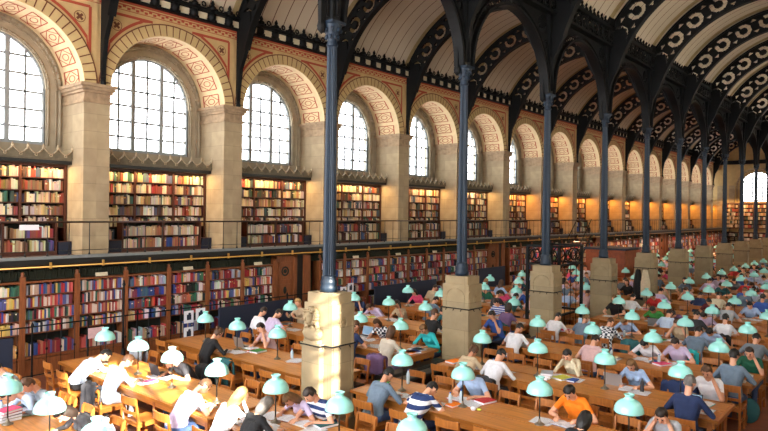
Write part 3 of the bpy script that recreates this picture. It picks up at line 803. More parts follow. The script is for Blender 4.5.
def canopy_mesh():
    b = MB(); w = RI - .01
    b.box(-.66, .0, -w, w, 4.99, 5.08, 1); b.box(-.64, .02, -w, w, 5.08, 5.13, 0); b.box(-.6, .05, -w, w, 5.13, 5.16, 0)
    n = 10
    for i in range(n):
        y = -w + 2 * w * (i + .5) / n; q = w / n; k = 8; vs = []
        for j in range(k + 1):
            t = -1 + 2 * j / k; z = 5.22 + .15 * abs(t) ** 1.5
            vs += [(.03, y + t * q, 5.15), (.03, y + t * q, z), (-.02, y + t * q, z + .01), (-.02, y + t * q, 5.15)]
        b.add(vs, [(4 * j + a, 4 * j + (a + 1) % 4, 4 * j + 4 + (a + 1) % 4, 4 * j + 4 + a) for j in range(k) for a in range(4)], 0)
        pts = [(.045, y + t * q, 5.22 + .15 * abs(t) ** 1.5) for t in (-1, -.7, -.35, 0, .35, .7, 1)]
        b.path(pts, .016, 5, 2)
        b.torus((.04, y, 5.19), .03, .012, 'X', 8, 4, 2)
    for i in range(n + 1):
        y = -w + 2 * w * i / n
        b.ell((.02, y, 5.385), (.035, .045, .045), 8, 6, 2); b.ell((.0, y, 5.45), (.015, .02, .03), 6, 4, 2)
    return b
cnm = canopy_mesh().mesh('canopy', [M['canopy'], M['black'], mat('canopy_edge', (.68, .60, .48), .6, noise=.2)])
WARM = 60
warmfar = bpy.data.lights.new('gallery_lamp_far', 'AREA'); warmfar.shape = 'RECTANGLE'; warmfar.size = .12; warmfar.size_y = 3.2; warmfar.energy = 100; warmfar.color = (1., .42, .08)
warm = bpy.data.lights.new('gallery_lamp', 'AREA'); warm.shape = 'RECTANGLE'; warm.size = .12; warm.size_y = 3.2; warm.energy = WARM; warm.color = (1., .63, .27)
for i, y in enumerate(bays):
    if y < 3: continue
    nm_ = ORD[i + 1]
    t = empty('gallery_bookcase', (UX, y, 0), 0, 'tall warm-lit gallery bookcase in the alcove under the %s arched window' % nm_, 'bookcase', 'gallery bookcases between the piers')
    link('case_frame', uf, t); link('front_case', ul, t)
    for z in USZ: link('case_shelf', us, t, (0, 0, z))
    o = link('canopy', cnm, None, (WX - .64, y, 0)); tag(o, 'bronze-grey crested cornice over the gallery bookcase below the %s window' % nm_, 'cornice', 'crested cornices above the gallery bookcases')
    lo_ = bpy.data.objects.new('gallery_lamp', warm if y < 28 else warmfar); COL.objects.link(lo_); lo_.location = (WX - .78, y, 4.96); lo_.rotation_euler = (math.radians(0), math.radians(-12), 0)
    w = RI - .02; far = y > 34
    tm, tx = (.028, .055) if not far else (.09, .2)
    for z in USZ:
        for a, c in ((-w + .03, -w * .33 - .03), (-w * .33 + .03, w * .36 - .03), (w * .36 + .03, w * .98 - .03)):
            shelf_books(upstuff, UX + .0, y + a, y + c, z + .001, .285, .2, PAL_UP, tm, tx)
    y0 = y - w + .66; y1 = y + w - .34
    for z in (2.765, 3.105):
        for a, c in ((y0 + .06, (y0 + y1) / 2 - .04), ((y0 + y1) / 2 + .04, y1 - .06)):
            shelf_books(upstuff, UX + .29, a, c, z, .30, .2, PAL_UP + PAL_LOW[3:8], tm, tx)
    shelf_books(upstuff, UX, y - w + .05, y - w + .6, 3.0, .3, .2, PAL_UP, tm, tx)
for mb_, lab in ((lowstuff, 'hundreds of red, blue and cream books filling the oak shelves'), (upstuff, 'hundreds of tan and brown volumes filling the gallery shelves')):
    me = bpy.data.meshes.new('books'); me.from_pydata(mb_.v, [], mb_.f); me.materials.append(M['books'])
    at = me.color_attributes.new('Col', 'FLOAT_COLOR', 'CORNER'); arr = []
    for f, c in zip(mb_.f, mb_.c): arr += list((*c, 1)) * len(f)
    at.data.foreach_set('color', arr)
    tag(link('books', me), lab, 'books', kind='stuff')
# end wall bookshelves
eb = MB(); ef = MB()
for z0, z1 in ((.2, 2.2), (2.75, 5.2)):
    ef.box(-7.6, 7.6, YEND - .45, YEND - .1, z0 - .1, z0, 0); ef.box(-7.6, 7.6, YEND - .14, YEND - .1, z0, z1, 1); ef.box(-7.6, 7.6, YEND - .45, YEND - .1, z1, z1 + .1, 0)
    for i in range(12): x = -7.6 + i * 1.38; ef.box(x - .04, x + .04, YEND - .46, YEND - .1, z0, z1, 0)
    z = z0
    while z < z1 - .3:
        ef.box(-7.6, 7.6, YEND - .44, YEND - .1, z - .02, z, 0)
        x = -7.5
        while x < .5:
            w_ = rnd.uniform(.1, .25); c = rnd.choice(PAL_UP)
            eb.box(x, x + w_ * .95, YEND - .42, YEND - .2, z, z + rnd.uniform(.24, .32), 0, lin(c)); x += w_
        z += .41
tag(ef.build('end_bookcase', [M['gallerywood'], M['darkback']]), 'long warm-lit bookcase across the far end wall below the arched window', 'bookcase')
tag(eb.build('books', [M['books']]), 'rows of tan books on the far end wall bookcase', 'books', kind='stuff')
wl = bpy.data.lights.new('end_gallery_lamp', 'AREA'); wl.shape = 'RECTANGLE'; wl.size = 8; wl.size_y = .2; wl.energy = 150; wl.color = (1, .55, .2)
wo = bpy.data.objects.new('end_gallery_lamp', wl); COL.objects.link(wo); wo.location = (-4, YEND - 1.0, 5.4); wo.rotation_euler = (math.radians(25), 0, 0)

ug = bpy.data.lights.new('under_gallery_lamp', 'AREA'); ug.shape = 'RECTANGLE'; ug.size = .1; ug.size_y = 6; ug.energy = 170; ug.color = (1, .62, .32)
for y in (33, 41, 49, 57, 65):
    q_ = bpy.data.objects.new('under_gallery_lamp', ug); COL.objects.link(q_); q_.location = (-6.9, y, 2.40); q_.rotation_euler = (0, math.radians(-35), 0)
#TABLES
# ------------------------------------------------------------------ reading tables
TL = 5.24; TD = 1.16; TZ = .76
def rowY(r): return .8 + 2.58 * r
def table_parts():
    top = MB(); h = TL / 2
    top.box(-h, h, -TD / 2, TD / 2, .715, .75, 0); top.box(-h + .05, h - .05, -TD / 2 + .05, TD / 2 - .05, .75, .757, 0)
    for s in (-1, 1):
        top.box(-h, h, s * TD / 2, s * (TD / 2 - .035), .71, TZ, 1); top.box(s * h, s * (h - .035), -TD / 2, TD / 2, .71, TZ, 1)
    for i in range(1, 4): x = -h + TL * i / 4; top.box(x - .004, x + .004, -TD / 2 + .05, TD / 2 - .05, .757, .7585, 1)
    top.box(-h + .05, h - .05, -.012, .012, .757, .764, 1)
    ap = MB()
    for s in (-1, 1): ap.box(-h + .1, h - .1, s * (TD / 2 - .1), s * (TD / 2 - .07), .60, .715, 0)
    for s in (-1, 1): ap.box(s * (h - .1), s * (h - .07), -TD / 2 + .08, TD / 2 - .08, .60, .715, 0)
    rl = MB(); rl.box(-h + .12, h - .12, -.035, .035, .10, .16, 0)
    for x in (-h + .14, -h / 3 - .1, h / 3 + .1, h - .14): rl.box(x - .03, x + .03, -TD / 2 + .1, TD / 2 - .1, .10, .16, 0)
    lg = MB()
    lg.box(-.035, .035, -.035, .035, .55, .715); lg.lathe([(.03, .55), (.038, .53), (.022, .50), (.036, .44), (.03, .38), (.036, .35), (.024, .32), (.036, .27), (.03, .22), (.036, .19)], n=10); lg.box(-.038, .038, -.038, .038, .08, .19); lg.lathe([(.03, 0), (.042, .03), (.03, .08)], n=10)
    return top.mesh('tabletop', [M['table'], M['tabledark']]), ap.mesh('apron', [M['tabledark']]), rl.mesh('foot_rail', [M['tabledark']]), lg.mesh('leg', [M['leg']])
TP = table_parts()
def bank_x(r, bank):
    """table x-range centre per row and bank (0 = bookcase side, 1 = near side)"""
    c = -2.955 if bank == 0 else 3.055
    if r <= 2: c += .33 if bank == 0 else -.33
    return c
BN = ['bookcase-side', 'open-side']
NR = 27
for r in range(1, NR):
    for bk in (0, 1):
        y = rowY(r); x = bank_x(r, bk)
        if not (seen(x - TL / 2, y, TZ, 60, 60) or seen(x + TL / 2, y, TZ, 60, 60) or seen(x, y, TZ)): continue
        t = empty('reading_table', (x, y, 0), 0, 'long honey-oak reading table, %s row from the front, %s of the columns' % (ORD[r], ['bookcase side', 'far side'][bk]), 'table', 'long oak reading tables')
        link('tabletop', TP[0], t); link('apron', TP[1], t); link('foot_rail', TP[2], t)
        if r < 14:
            for sx in (-TL / 2 + .14, -TL / 6 - .1, TL / 6 + .1, TL / 2 - .14):
                for sy in (-TD / 2 + .1, TD / 2 - .1): link('leg', TP[3], t, (sx, sy, 0))
# ------------------------------------------------------------------ lamps
def lamp_meshes():
    a = MB(); a.lathe([(.075, 0), (.078, .008), (.06, .02), (.03, .035), (.018, .06), (.012, .09)], n=20)
    s = MB(); s.lathe([(.011, .08), (.010, .55)], n=8)
    h = MB(); h.lathe([(.190, .465), (.195, .47), (.193, .49), (.184, .53), (.166, .57), (.138, .603), (.105, .625), (.074, .640), (.056, .652), (.052, .665), (.058, .682), (.070, .697), (.071, .703), (.062, .706), (.048, .665), (.10, .615), (.155, .57), (.180, .50), (.185, .465)], n=32, caps=False)
    k = MB(); k.lathe([(.02, .50), (.032, .52), (.032, .60), (.02, .64)], n=10)
    return a.mesh('lamp_foot', [M['foot']]), s.mesh('lamp_stem', [M['stem']]), h.mesh('lamp_shade', [M['shade']]), k.mesh('lamp_socket', [M['stem']])
LP = lamp_meshes()
for r in range(1, NR):
    for bk in (0, 1):
        for j in range(5 if bk else 4):
            if bk and j == 4: continue
            x = (-4.83 if bk == 0 else 1.13) + 1.29 * j + ((.33 if bk == 0 else -.33) if r <= 2 else 0)
            y = rowY(r)
            jx = (-.03, .02, .03, -.02, 0)[(r * 3 + j) % 5]
            if not seen(x, y, 1.4, 14, 22): continue
            t = empty('desk_lamp', (x + jx * .5, y + jx, TZ), 0, 'mint glass desk lamp, %s from the %s end of the %s %s table' % (ORD[j + 1], ('bookcase' if bk == 0 else 'column'), ORD[r], ('bookcase-side' if bk == 0 else 'open-side')), 'lamp', 'mint green reading lamps')
            for me, nm_ in zip(LP, ('lamp_foot', 'lamp_stem', 'lamp_shade', 'lamp_socket')):
                link(nm_, me, t)
# ------------------------------------------------------------------ chairs (local: sitter faces +y, origin on the floor under the seat)
def chair_meshes():
    st = MB(); st.box(-.21, .21, -.20, .22, .43, .455); 
    fr = MB(); fr.box(-.19, .19, .17, .19, .37, .43); fr.box(-.19, .19, -.18, -.16, .37, .43); fr.box(-.19, -.17, -.18, .19, .37, .43); fr.box(.17, .19, -.18, .19, .37, .43)
    stz = MB()
    stz.box(-.19, -.17, -.18, .19, .18, .205); stz.box(.17, .19, -.18, .19, .18, .205); stz.box(-.18, .18, -.01, .01, .185, .2)
    lf = MB(); lf.box(-.018, .018, -.018, .018, 0, .43)
    rp = MB()
    vs = [(-.018, -.02, 0), (.018, -.02, 0), (.018, .018, 0), (-.018, .018, 0), (-.018, -.02, .45), (.018, -.02, .45), (.018, .018, .45), (-.018, .018, .45), (-.016, -.075, .84), (.016, -.075, .84), (.016, -.045, .84), (-.016, -.045, .84)]
    rp.add(vs, [(0, 3, 2, 1), (8, 9, 10, 11)] + [(4 * k + i, 4 * k + (i + 1) % 4, 4 * k + 4 + (i + 1) % 4, 4 * k + 4 + i) for k in range(2) for i in range(4)])
    def rail(z0, z1, y0, w=.20, cv=.03):
        b = MB(); n = 8; vs = []
        for i in range(n + 1):
            t = -1 + 2 * i / n; y = y0 + cv * t * t
            for yy, z in ((y - .01, z0), (y - .015, z1), (y + .009, z1), (y + .014, z0)): vs.append((t * w, yy, z))
        b.add(vs, [(4 * i + j, 4 * i + (j + 1) % 4, 4 * i + 4 + (j + 1) % 4, 4 * i + 4 + j) for i in range(n) for j in range(4)] + [(0, 1, 2, 3), (4 * n + 3, 4 * n + 2, 4 * n + 1, 4 * n)]); return b
    tr = rail(.74, .86, -.285); mr = rail(.58, .63, -.255)
    W = [M['chair']]
    return dict(seat=st.mesh('seat', W), seat_frame=fr.mesh('seat_frame', W), stretcher=stz.mesh('stretcher', W), front=lf.mesh('leg', W), rear=rp.mesh('leg', W), top_rail=tr.mesh('top_rail', W), mid_rail=mr.mesh('middle_rail', W)), (st, fr, stz, tr, mr)
CH, CHB = chair_meshes()
nch = 0
CHPOS = []
def add_chair(x, y, rz, label):
    global nch
    CHPOS.append((x, y, rz))
    t = empty('wooden_chair', (x, y, 0), rz, label, 'chair', 'beech library chairs'); nch += 1
    link('seat', CH['seat'], t); link('seat_frame', CH['seat_frame'], t); link('stretcher', CH['stretcher'], t); link('top_rail', CH['top_rail'], t); link('middle_rail', CH['mid_rail'], t)
    for s in (-1, 1): link('leg', CH['front'], t, (s * .18, .18, 0)); link('leg', CH['rear'], t, (s * .18, -.185, 0))
    return t
farchairs = MB()
def far_chair(x, y, sg):
    T = Matrix.Translation((x, y, 0)) @ Matrix.Scale(1, 4)
    for (a, b_, c, d, e, f_) in ((-.2, .2, -.2, .2, .43, .455), (-.2, .2, -.28, -.25, .74, .86), (-.2, .2, -.25, -.23, .58, .63), (-.2, -.165, -.25, -.2, 0, .8), (.165, .2, -.25, -.2, 0, .8), (-.2, -.17, .16, .2, 0, .43), (.17, .2, .16, .2, 0, .43)):
        farchairs.box(x + a, x + b_, y + sg * c, y + sg * d, e, f_, 0)

# ------------------------------------------------------------------ people
def V3(*a): return np.array(a, float)
class Body:
    """one continuous figure: round cones fused into a single skin"""
    def __init__(s): s.b = MB(); s.seg = []
    def cone(s, a, b, ra, rb, tag_, n=12):
        a = Vector(a); b = Vector(b); d = b - a; L = d.length
        if L < 1e-6: d = Vector((0, 0, 1)); L = 1e-6
        d.normalize(); u = d.orthogonal().normalized(); w = d.cross(u); vs = []; m = 0
        rings = [(-ra, .02), (-ra * .75, .66), (-ra * .4, .92), (0, 1)]
        for off, k in rings: vs += [a + d * off + (u * math.cos(2 * PI * i / n) + w * math.sin(2 * PI * i / n)) * ra * k for i in range(n)]
        for off, k in reversed(rings): vs += [b - d * (off / ra * rb) + (u * math.cos(2 * PI * i / n) + w * math.sin(2 * PI * i / n)) * rb * k for i in range(n)]
        K = 8
        s.b.add(vs, [(k * n + i, k * n + (i + 1) % n, (k + 1) * n + (i + 1) % n, (k + 1) * n + i) for k in range(K - 1) for i in range(n)] + [tuple(range(n - 1, -1, -1)), tuple(range((K - 1) * n, K * n))])
        s.seg.append((np.array(a), np.array(b), (ra + rb) / 2, tag_))
    def ell(s, c, r, tag_, T=None):
        s.b.ell(c, r, 14, 10, 0, T); s.seg.append((np.array(c, float), np.array(c, float) + 1e-4, float(np.mean(r)), tag_))
def rot(yaw, pitch, roll=0): return (Matrix.Rotation(yaw, 3, 'Z') @ Matrix.Rotation(-pitch, 3, 'X') @ Matrix.Rotation(roll, 3, 'Y'))
def ik(sh, wr, l1, l2, pole):
    sh = Vector(sh); wr = Vector(wr); d = wr - sh; D = d.length
    if D > (l1 + l2) * .985: wr = sh + d * ((l1 + l2) * .985 / D); d = wr - sh; D = d.length
    a = (l1 * l1 - l2 * l2 + D * D) / (2 * D); h = math.sqrt(max(0, l1 * l1 - a * a)); n = d.normalized()
    p = Vector(pole); p = (p - n * p.dot(n)).normalized()
    return sh + n * a + p * h, wr
BODYCACHE = {}
def person_mesh(pose, sleeve, vox, female, standing=False):
    key = (pose, sleeve, vox, female)
    if key in BODYCACHE: return BODYCACHE[key]
    B = Body(); sk, st, pt, so = 0, 1, 2, 3
    leans = dict(write=32, rest=14, face1=30, face2=34, read=12, lean=55, type=16, up=8, down=44)
    lean = math.radians(leans[pose]); hp = dict(write=48, rest=22, face1=34, face2=46, read=24, lean=62, type=24, up=4, down=62)[pose]; hp = math.radians(hp)
    hip = Vector((0, 0, .575)); up = Vector((0, math.sin(lean), math.cos(lean))); up0 = Vector((0, math.sin(lean * .55), math.cos(lean * .55)))
    sc_ = .93 if female else 1.
    waist = hip + up0 * .20; chest = waist + up * .19; shl = waist + up * .29; nk = waist + up * .345
    fw = Vector((0, math.cos(lean), -math.sin(lean)))
    shw = .165 * sc_
    for s in (-1, 1):
        B.cone(hip + Vector((s * .085, -.01, 0)), waist + Vector((s * .055, 0, 0)), .115 * (1.02 if female else 1), .098 * sc_, st)
        B.cone(waist + Vector((s * .055, 0, 0)), chest + Vector((s * .08 * sc_, 0, 0)), .10 * sc_, .115 * sc_, st)
        B.cone(chest + Vector((s * .075, 0, 0)), shl + Vector((s * shw * .8, 0, 0)), .105 * sc_, .07, st)
    B.cone(waist, chest, .11 * sc_, .115 * sc_, st)
    if female:
        for s in (-1, 1): B.ell(chest + fw * .085 + Vector((s * .065, 0, 0)), (.055, .055, .055), st)
    B.cone(shl + Vector((-shw * .7, 0, 0)), shl + Vector((shw * .7, 0, 0)), .065, .065, st)
    nd_ = (up * .6 + Vector((0, math.sin(hp), math.cos(hp))) * .4).normalized()
    B.cone(nk - up * .03, nk + nd_ * .10, .056 * sc_, .05 * sc_, sk)
    R = rot(0, hp); hc = nk + nd_ * .10 + R @ Vector((0, .035, .085))
    B.ell(hc, (.074, .093, .108), sk, R); B.ell(hc + R @ Vector((0, .028, -.055)), (.056, .062, .062), sk, R)
    B.cone(hc + R @ Vector((0, .088, .012)), hc + R @ Vector((0, .108, -.022)), .010, .016, sk, 8)
    for s in (-1, 1): B.ell(hc + R @ Vector((s * .076, -.005, -.01)), (.012, .022, .032), sk, R)
    # legs
    kz = .50
    for s in (-1, 1):
        h_ = hip + Vector((s * .09, .03, -.01)); kn = Vector((s * .12, .44, kz)); an = Vector((s * .12, .36 if pose in ('lean', 'write') else .50, .09))
        B.cone(h_, kn, .092, .062, pt); B.cone(kn, an, .06, .042, pt); B.cone(an + Vector((0, -.03, -.045)), an + Vector((s * .02, .13, -.055)), .036, .03, so)
    # arms
    wr = {'write': ((-.17, .46, .81), (.14, .50, .81)), 'rest': ((-.2, .43, .81), (.18, .42, .81)), 'type': ((-.12, .46, .82), (.12, .46, .82)),
          'lean': ((-.22, .55, .81), (.10, .60, .81)), 'down': ((-.2, .50, .81), (.2, .48, .81)), 'up': ((-.16, .33, .70), (.16, .33, .70)), 'read': ((-.14, .42, .90), (.14, .42, .90)), 'face1': (None, (.12, .46, .81)), 'face2': (None, None)}[pose]
    for s, w in zip((-1, 1), wr):
        sp = shl + Vector((s * shw, 0, -.012))
        if w is None:
            w_ = hc + R @ Vector((s * .085, .055, -.075)); el = Vector((s * .24, max(.36, w_.y + .04), .80)); pole = None
            d = (el - sp);
            if d.length > .33: el = sp + d * (.33 / d.length)
            hd = (hc + R @ Vector((s * .07, .045, .035)) - w_).normalized(); nrm = Vector((-s, 0, 0))
        else:
            el, w_ = ik(sp, w, .29, .26, (s * .9, -.35, -.6)); hd = Vector((-s * .30, .95, -.05)).normalized(); nrm = Vector((0, 0, -1))
            if pose == 'read': hd = Vector((-s * .1, .5, .85)).normalized(); nrm = Vector((-s, 0, 0))
            if pose == 'up': hd = Vector((-s * .3, .95, -.1)).normalized()
        B.cone(sp, el, .054 * sc_, .042 * sc_, st)
        m_ = sp.lerp(el, .55)
        if sleeve == 's': B.seg[-1] = (np.array(sp), np.array(m_), .05, st); B.seg.append((np.array(sp.lerp(el, .66)), np.array(el), .045, sk))
        B.cone(el, w_, .040 * sc_, .027 * sc_, st if sleeve == 'l' else sk)
        # hand: palm, four fingers of unequal length bent at the knuckle, thumb from the side of the palm
        side = hd.cross(nrm).normalized(); pc = w_ + hd * .045
        for q in (-1, 0, 1): B.cone(w_ + side * q * .012, w_ + hd * .085 + side * q * .026, .017, .013, sk, 8)
        for q, L in zip((-1.5, -.5, .5, 1.5), (.064, .074, .070, .055)):
            a = w_ + hd * .088 + side * q * .021; k1 = a + (hd + nrm * .25).normalized() * L * .5; k2 = k1 + (hd + nrm * .9).normalized() * L * .5
            B.cone(a, k1, .0095, .009, sk, 8); B.cone(k1, k2, .009, .0085, sk, 8)
        ts = -1 if (side.x * s) > 0 else 1
        a = w_ + hd * .03 + side * ts * .025; k1 = a + (hd * .7 + side * ts * .8).normalized() * .035; k2 = k1 + (hd + side * ts * .15 + nrm * .3).normalized() * .03
        B.cone(a, k1, .012, .0105, sk, 8); B.cone(k1, k2, .0105, .009, sk, 8)
    me = B.b.mesh('body_raw', []); tmp = bpy.data.objects.new('tmp', me); COL.objects.link(tmp)
    md = tmp.modifiers.new('r', 'REMESH'); md.mode = 'VOXEL'; md.voxel_size = vox; md.use_smooth_shade = True
    sm = tmp.modifiers.new('s', 'SMOOTH'); sm.iterations = 2; sm.factor = .45
    dg = bpy.context.evaluated_depsgraph_get(); ev = tmp.evaluated_get(dg); me2 = bpy.data.meshes.new_from_object(ev); me2.name = 'body'
    bpy.data.objects.remove(tmp); 
    n = len(me2.polygons); cen = np.empty(n * 3); me2.polygons.foreach_get('center', cen); cen = cen.reshape(-1, 3)
    best = np.full(n, 1e9); ti = np.zeros(n, int)
    for a, b_, r, tg in B.seg:
        d = b_ - a; t = np.clip(((cen - a) @ d) / max(1e-9, d @ d), 0, 1); ds = np.linalg.norm(cen - (a + t[:, None] * d), axis=1) - r
        m = ds < best; best[m] = ds[m]; ti[m] = tg
    # shirt hem: hips are trousers below the waist line
    low = (cen[:, 2] < .60) & (ti == st) & (cen[:, 1] < .3); ti[low] = pt
    for _ in range(4): me2.materials.append(None)
    me2.polygons.foreach_set('material_index', ti.astype(np.int32)); me2.polygons.foreach_set('use_smooth', [True] * n)
    BODYCACHE[key] = (me2, Vector(hc), R, nk, up)
    return BODYCACHE[key]
HAIRC = {}
def hair_mesh(style):
    if style in HAIRC: return HAIRC[style]
    bm = bmesh.new(); bmesh.ops.create_icosphere(bm, subdivisions=4, radius=1)
    rr = random.Random(hash(style) % 97 if False else len(style)); ph = [rr.uniform(0, 6) for _ in range(6)]
    for v in bm.verts:
        d = v.co.normalized(); n = .035 * math.sin(9 * d.x + ph[0]) * math.sin(8 * d.z + ph[1]) + .025 * math.sin(17 * d.y + ph[2] + 5 * d.x) + .012 * math.sin(31 * d.x + 13 * d.z)
        k = 1.13 + n
        face = (d.y > .25 and d.z < .50 + .15 * (1 - abs(d.x))) or (d.z < -.45 and d.y > -.2)
        side = abs(d.x) > .75 and d.z < -.05 and style == 'short'
        p = Vector((d.x * .078 * k, d.y * .098 * k, d.z * .112 * k))
        if style in ('long', 'bob') and d.z < .1 and d.y < .28:
            f_ = (.1 - d.z); p.z -= f_ * (.17 if style == 'long' else .07); p.x *= 1 + .25 * min(1, f_); p.y -= .015 * f_; face = d.y > .25
        if face or side or (style == 'short' and d.z < -.55): p = Vector((d.x * .058, d.y * .075, d.z * .085))
        if style == 'bald': p = Vector((d.x * .06, d.y * .08, d.z * .09))
        v.co = p
    if style == 'bun':
        r = bmesh.ops.create_icosphere(bm, subdivisions=2, radius=.045)
        for v in r['verts']: v.co += Vector((0, -.105, .055))
    if style == 'tail':
        r = bmesh.ops.create_icosphere(bm, subdivisions=3, radius=1)
        for v in r['verts']: v.co = Vector((v.co.x * .03, -.12 + v.co.y * .035 - .01 * v.co.z, -.04 + v.co.z * .11))
    for f in bm.faces: f.smooth = True
    me = bpy.data.meshes.new('hair'); bm.to_mesh(me); bm.free(); me.materials.append(None); HAIRC[style] = me; return me
em = MB(); em.ell((0, 0, 0), (.010, .006, .006), 8, 6); EYE_M = em.mesh('eye', [M['eye']])
em = MB(); em.ell((0, 0, 0), (.022, .008, .006), 8, 6); LIP_M = em.mesh('mouth', [M['lip']])
em = MB(); em.ell((0, 0, 0), (.016, .005, .004), 8, 6); BROW_M = em.mesh('eyebrow', [CM.get('h_dark') or cloth('h_dark')])
def sethmat(o, i, m):
    o.material_slots[i].link = 'OBJECT'; o.material_slots[i].material = m
occupied = {}
PLAN = []
def person(r, side, x, pose, shirt, sleeve, hair, style, label, female=False, pants='denim', near=None, dy=0., skin='skin', group=None, scale=1., turn=0.):
    """side 'n' = camera side of the table (we see the back), 'f' = far side"""
    y = rowY(r) + (-1 if side == 'n' else 1) * (TD / 2 + .30) + dy
    rz = (0 if side == 'n' else PI) + turn
    dist = math.hypot(x - CX, y)
    if near is None: near = dist < 15.5
    me, hc, R, nk, up = person_mesh(pose, sleeve, .0105 if near else .017, female)
    o = link('person', me, None, (x, y, 0), rz); o.scale = (scale,) * 3
    tag(o, label, 'person', group or 'readers at the tables')
    for i, m in enumerate((M[skin], cloth(shirt), cloth(pants), M['shoe'])): sethmat(o, i, m)
    if style != 'bald':
        h = link('hair', hair_mesh(style), o); h.matrix_local = Matrix.Translation(hc) @ R.to_4x4(); sethmat(h, 0, cloth(hair))
    if near:
        for s in (-1, 1):
            e = link('eye', EYE_M, o); e.matrix_local = Matrix.Translation(hc + R @ Vector((s * .031, .086, .012))) @ R.to_4x4()
            e = link('eyebrow', BROW_M, o); e.matrix_local = Matrix.Translation(hc + R @ Vector((s * .031, .087, .032))) @ R.to_4x4()
        e = link('mouth', LIP_M, o); e.matrix_local = Matrix.Translation(hc + R @ Vector((0, .085, -.052))) @ R.to_4x4()
    occupied.setdefault((r, side), []).append((x, y, rz))
    return o
def fx(px, r, side, off=.52): return atY(px, 215, rowY(r) + (-1 if side == 'n' else 1) * off)[0]
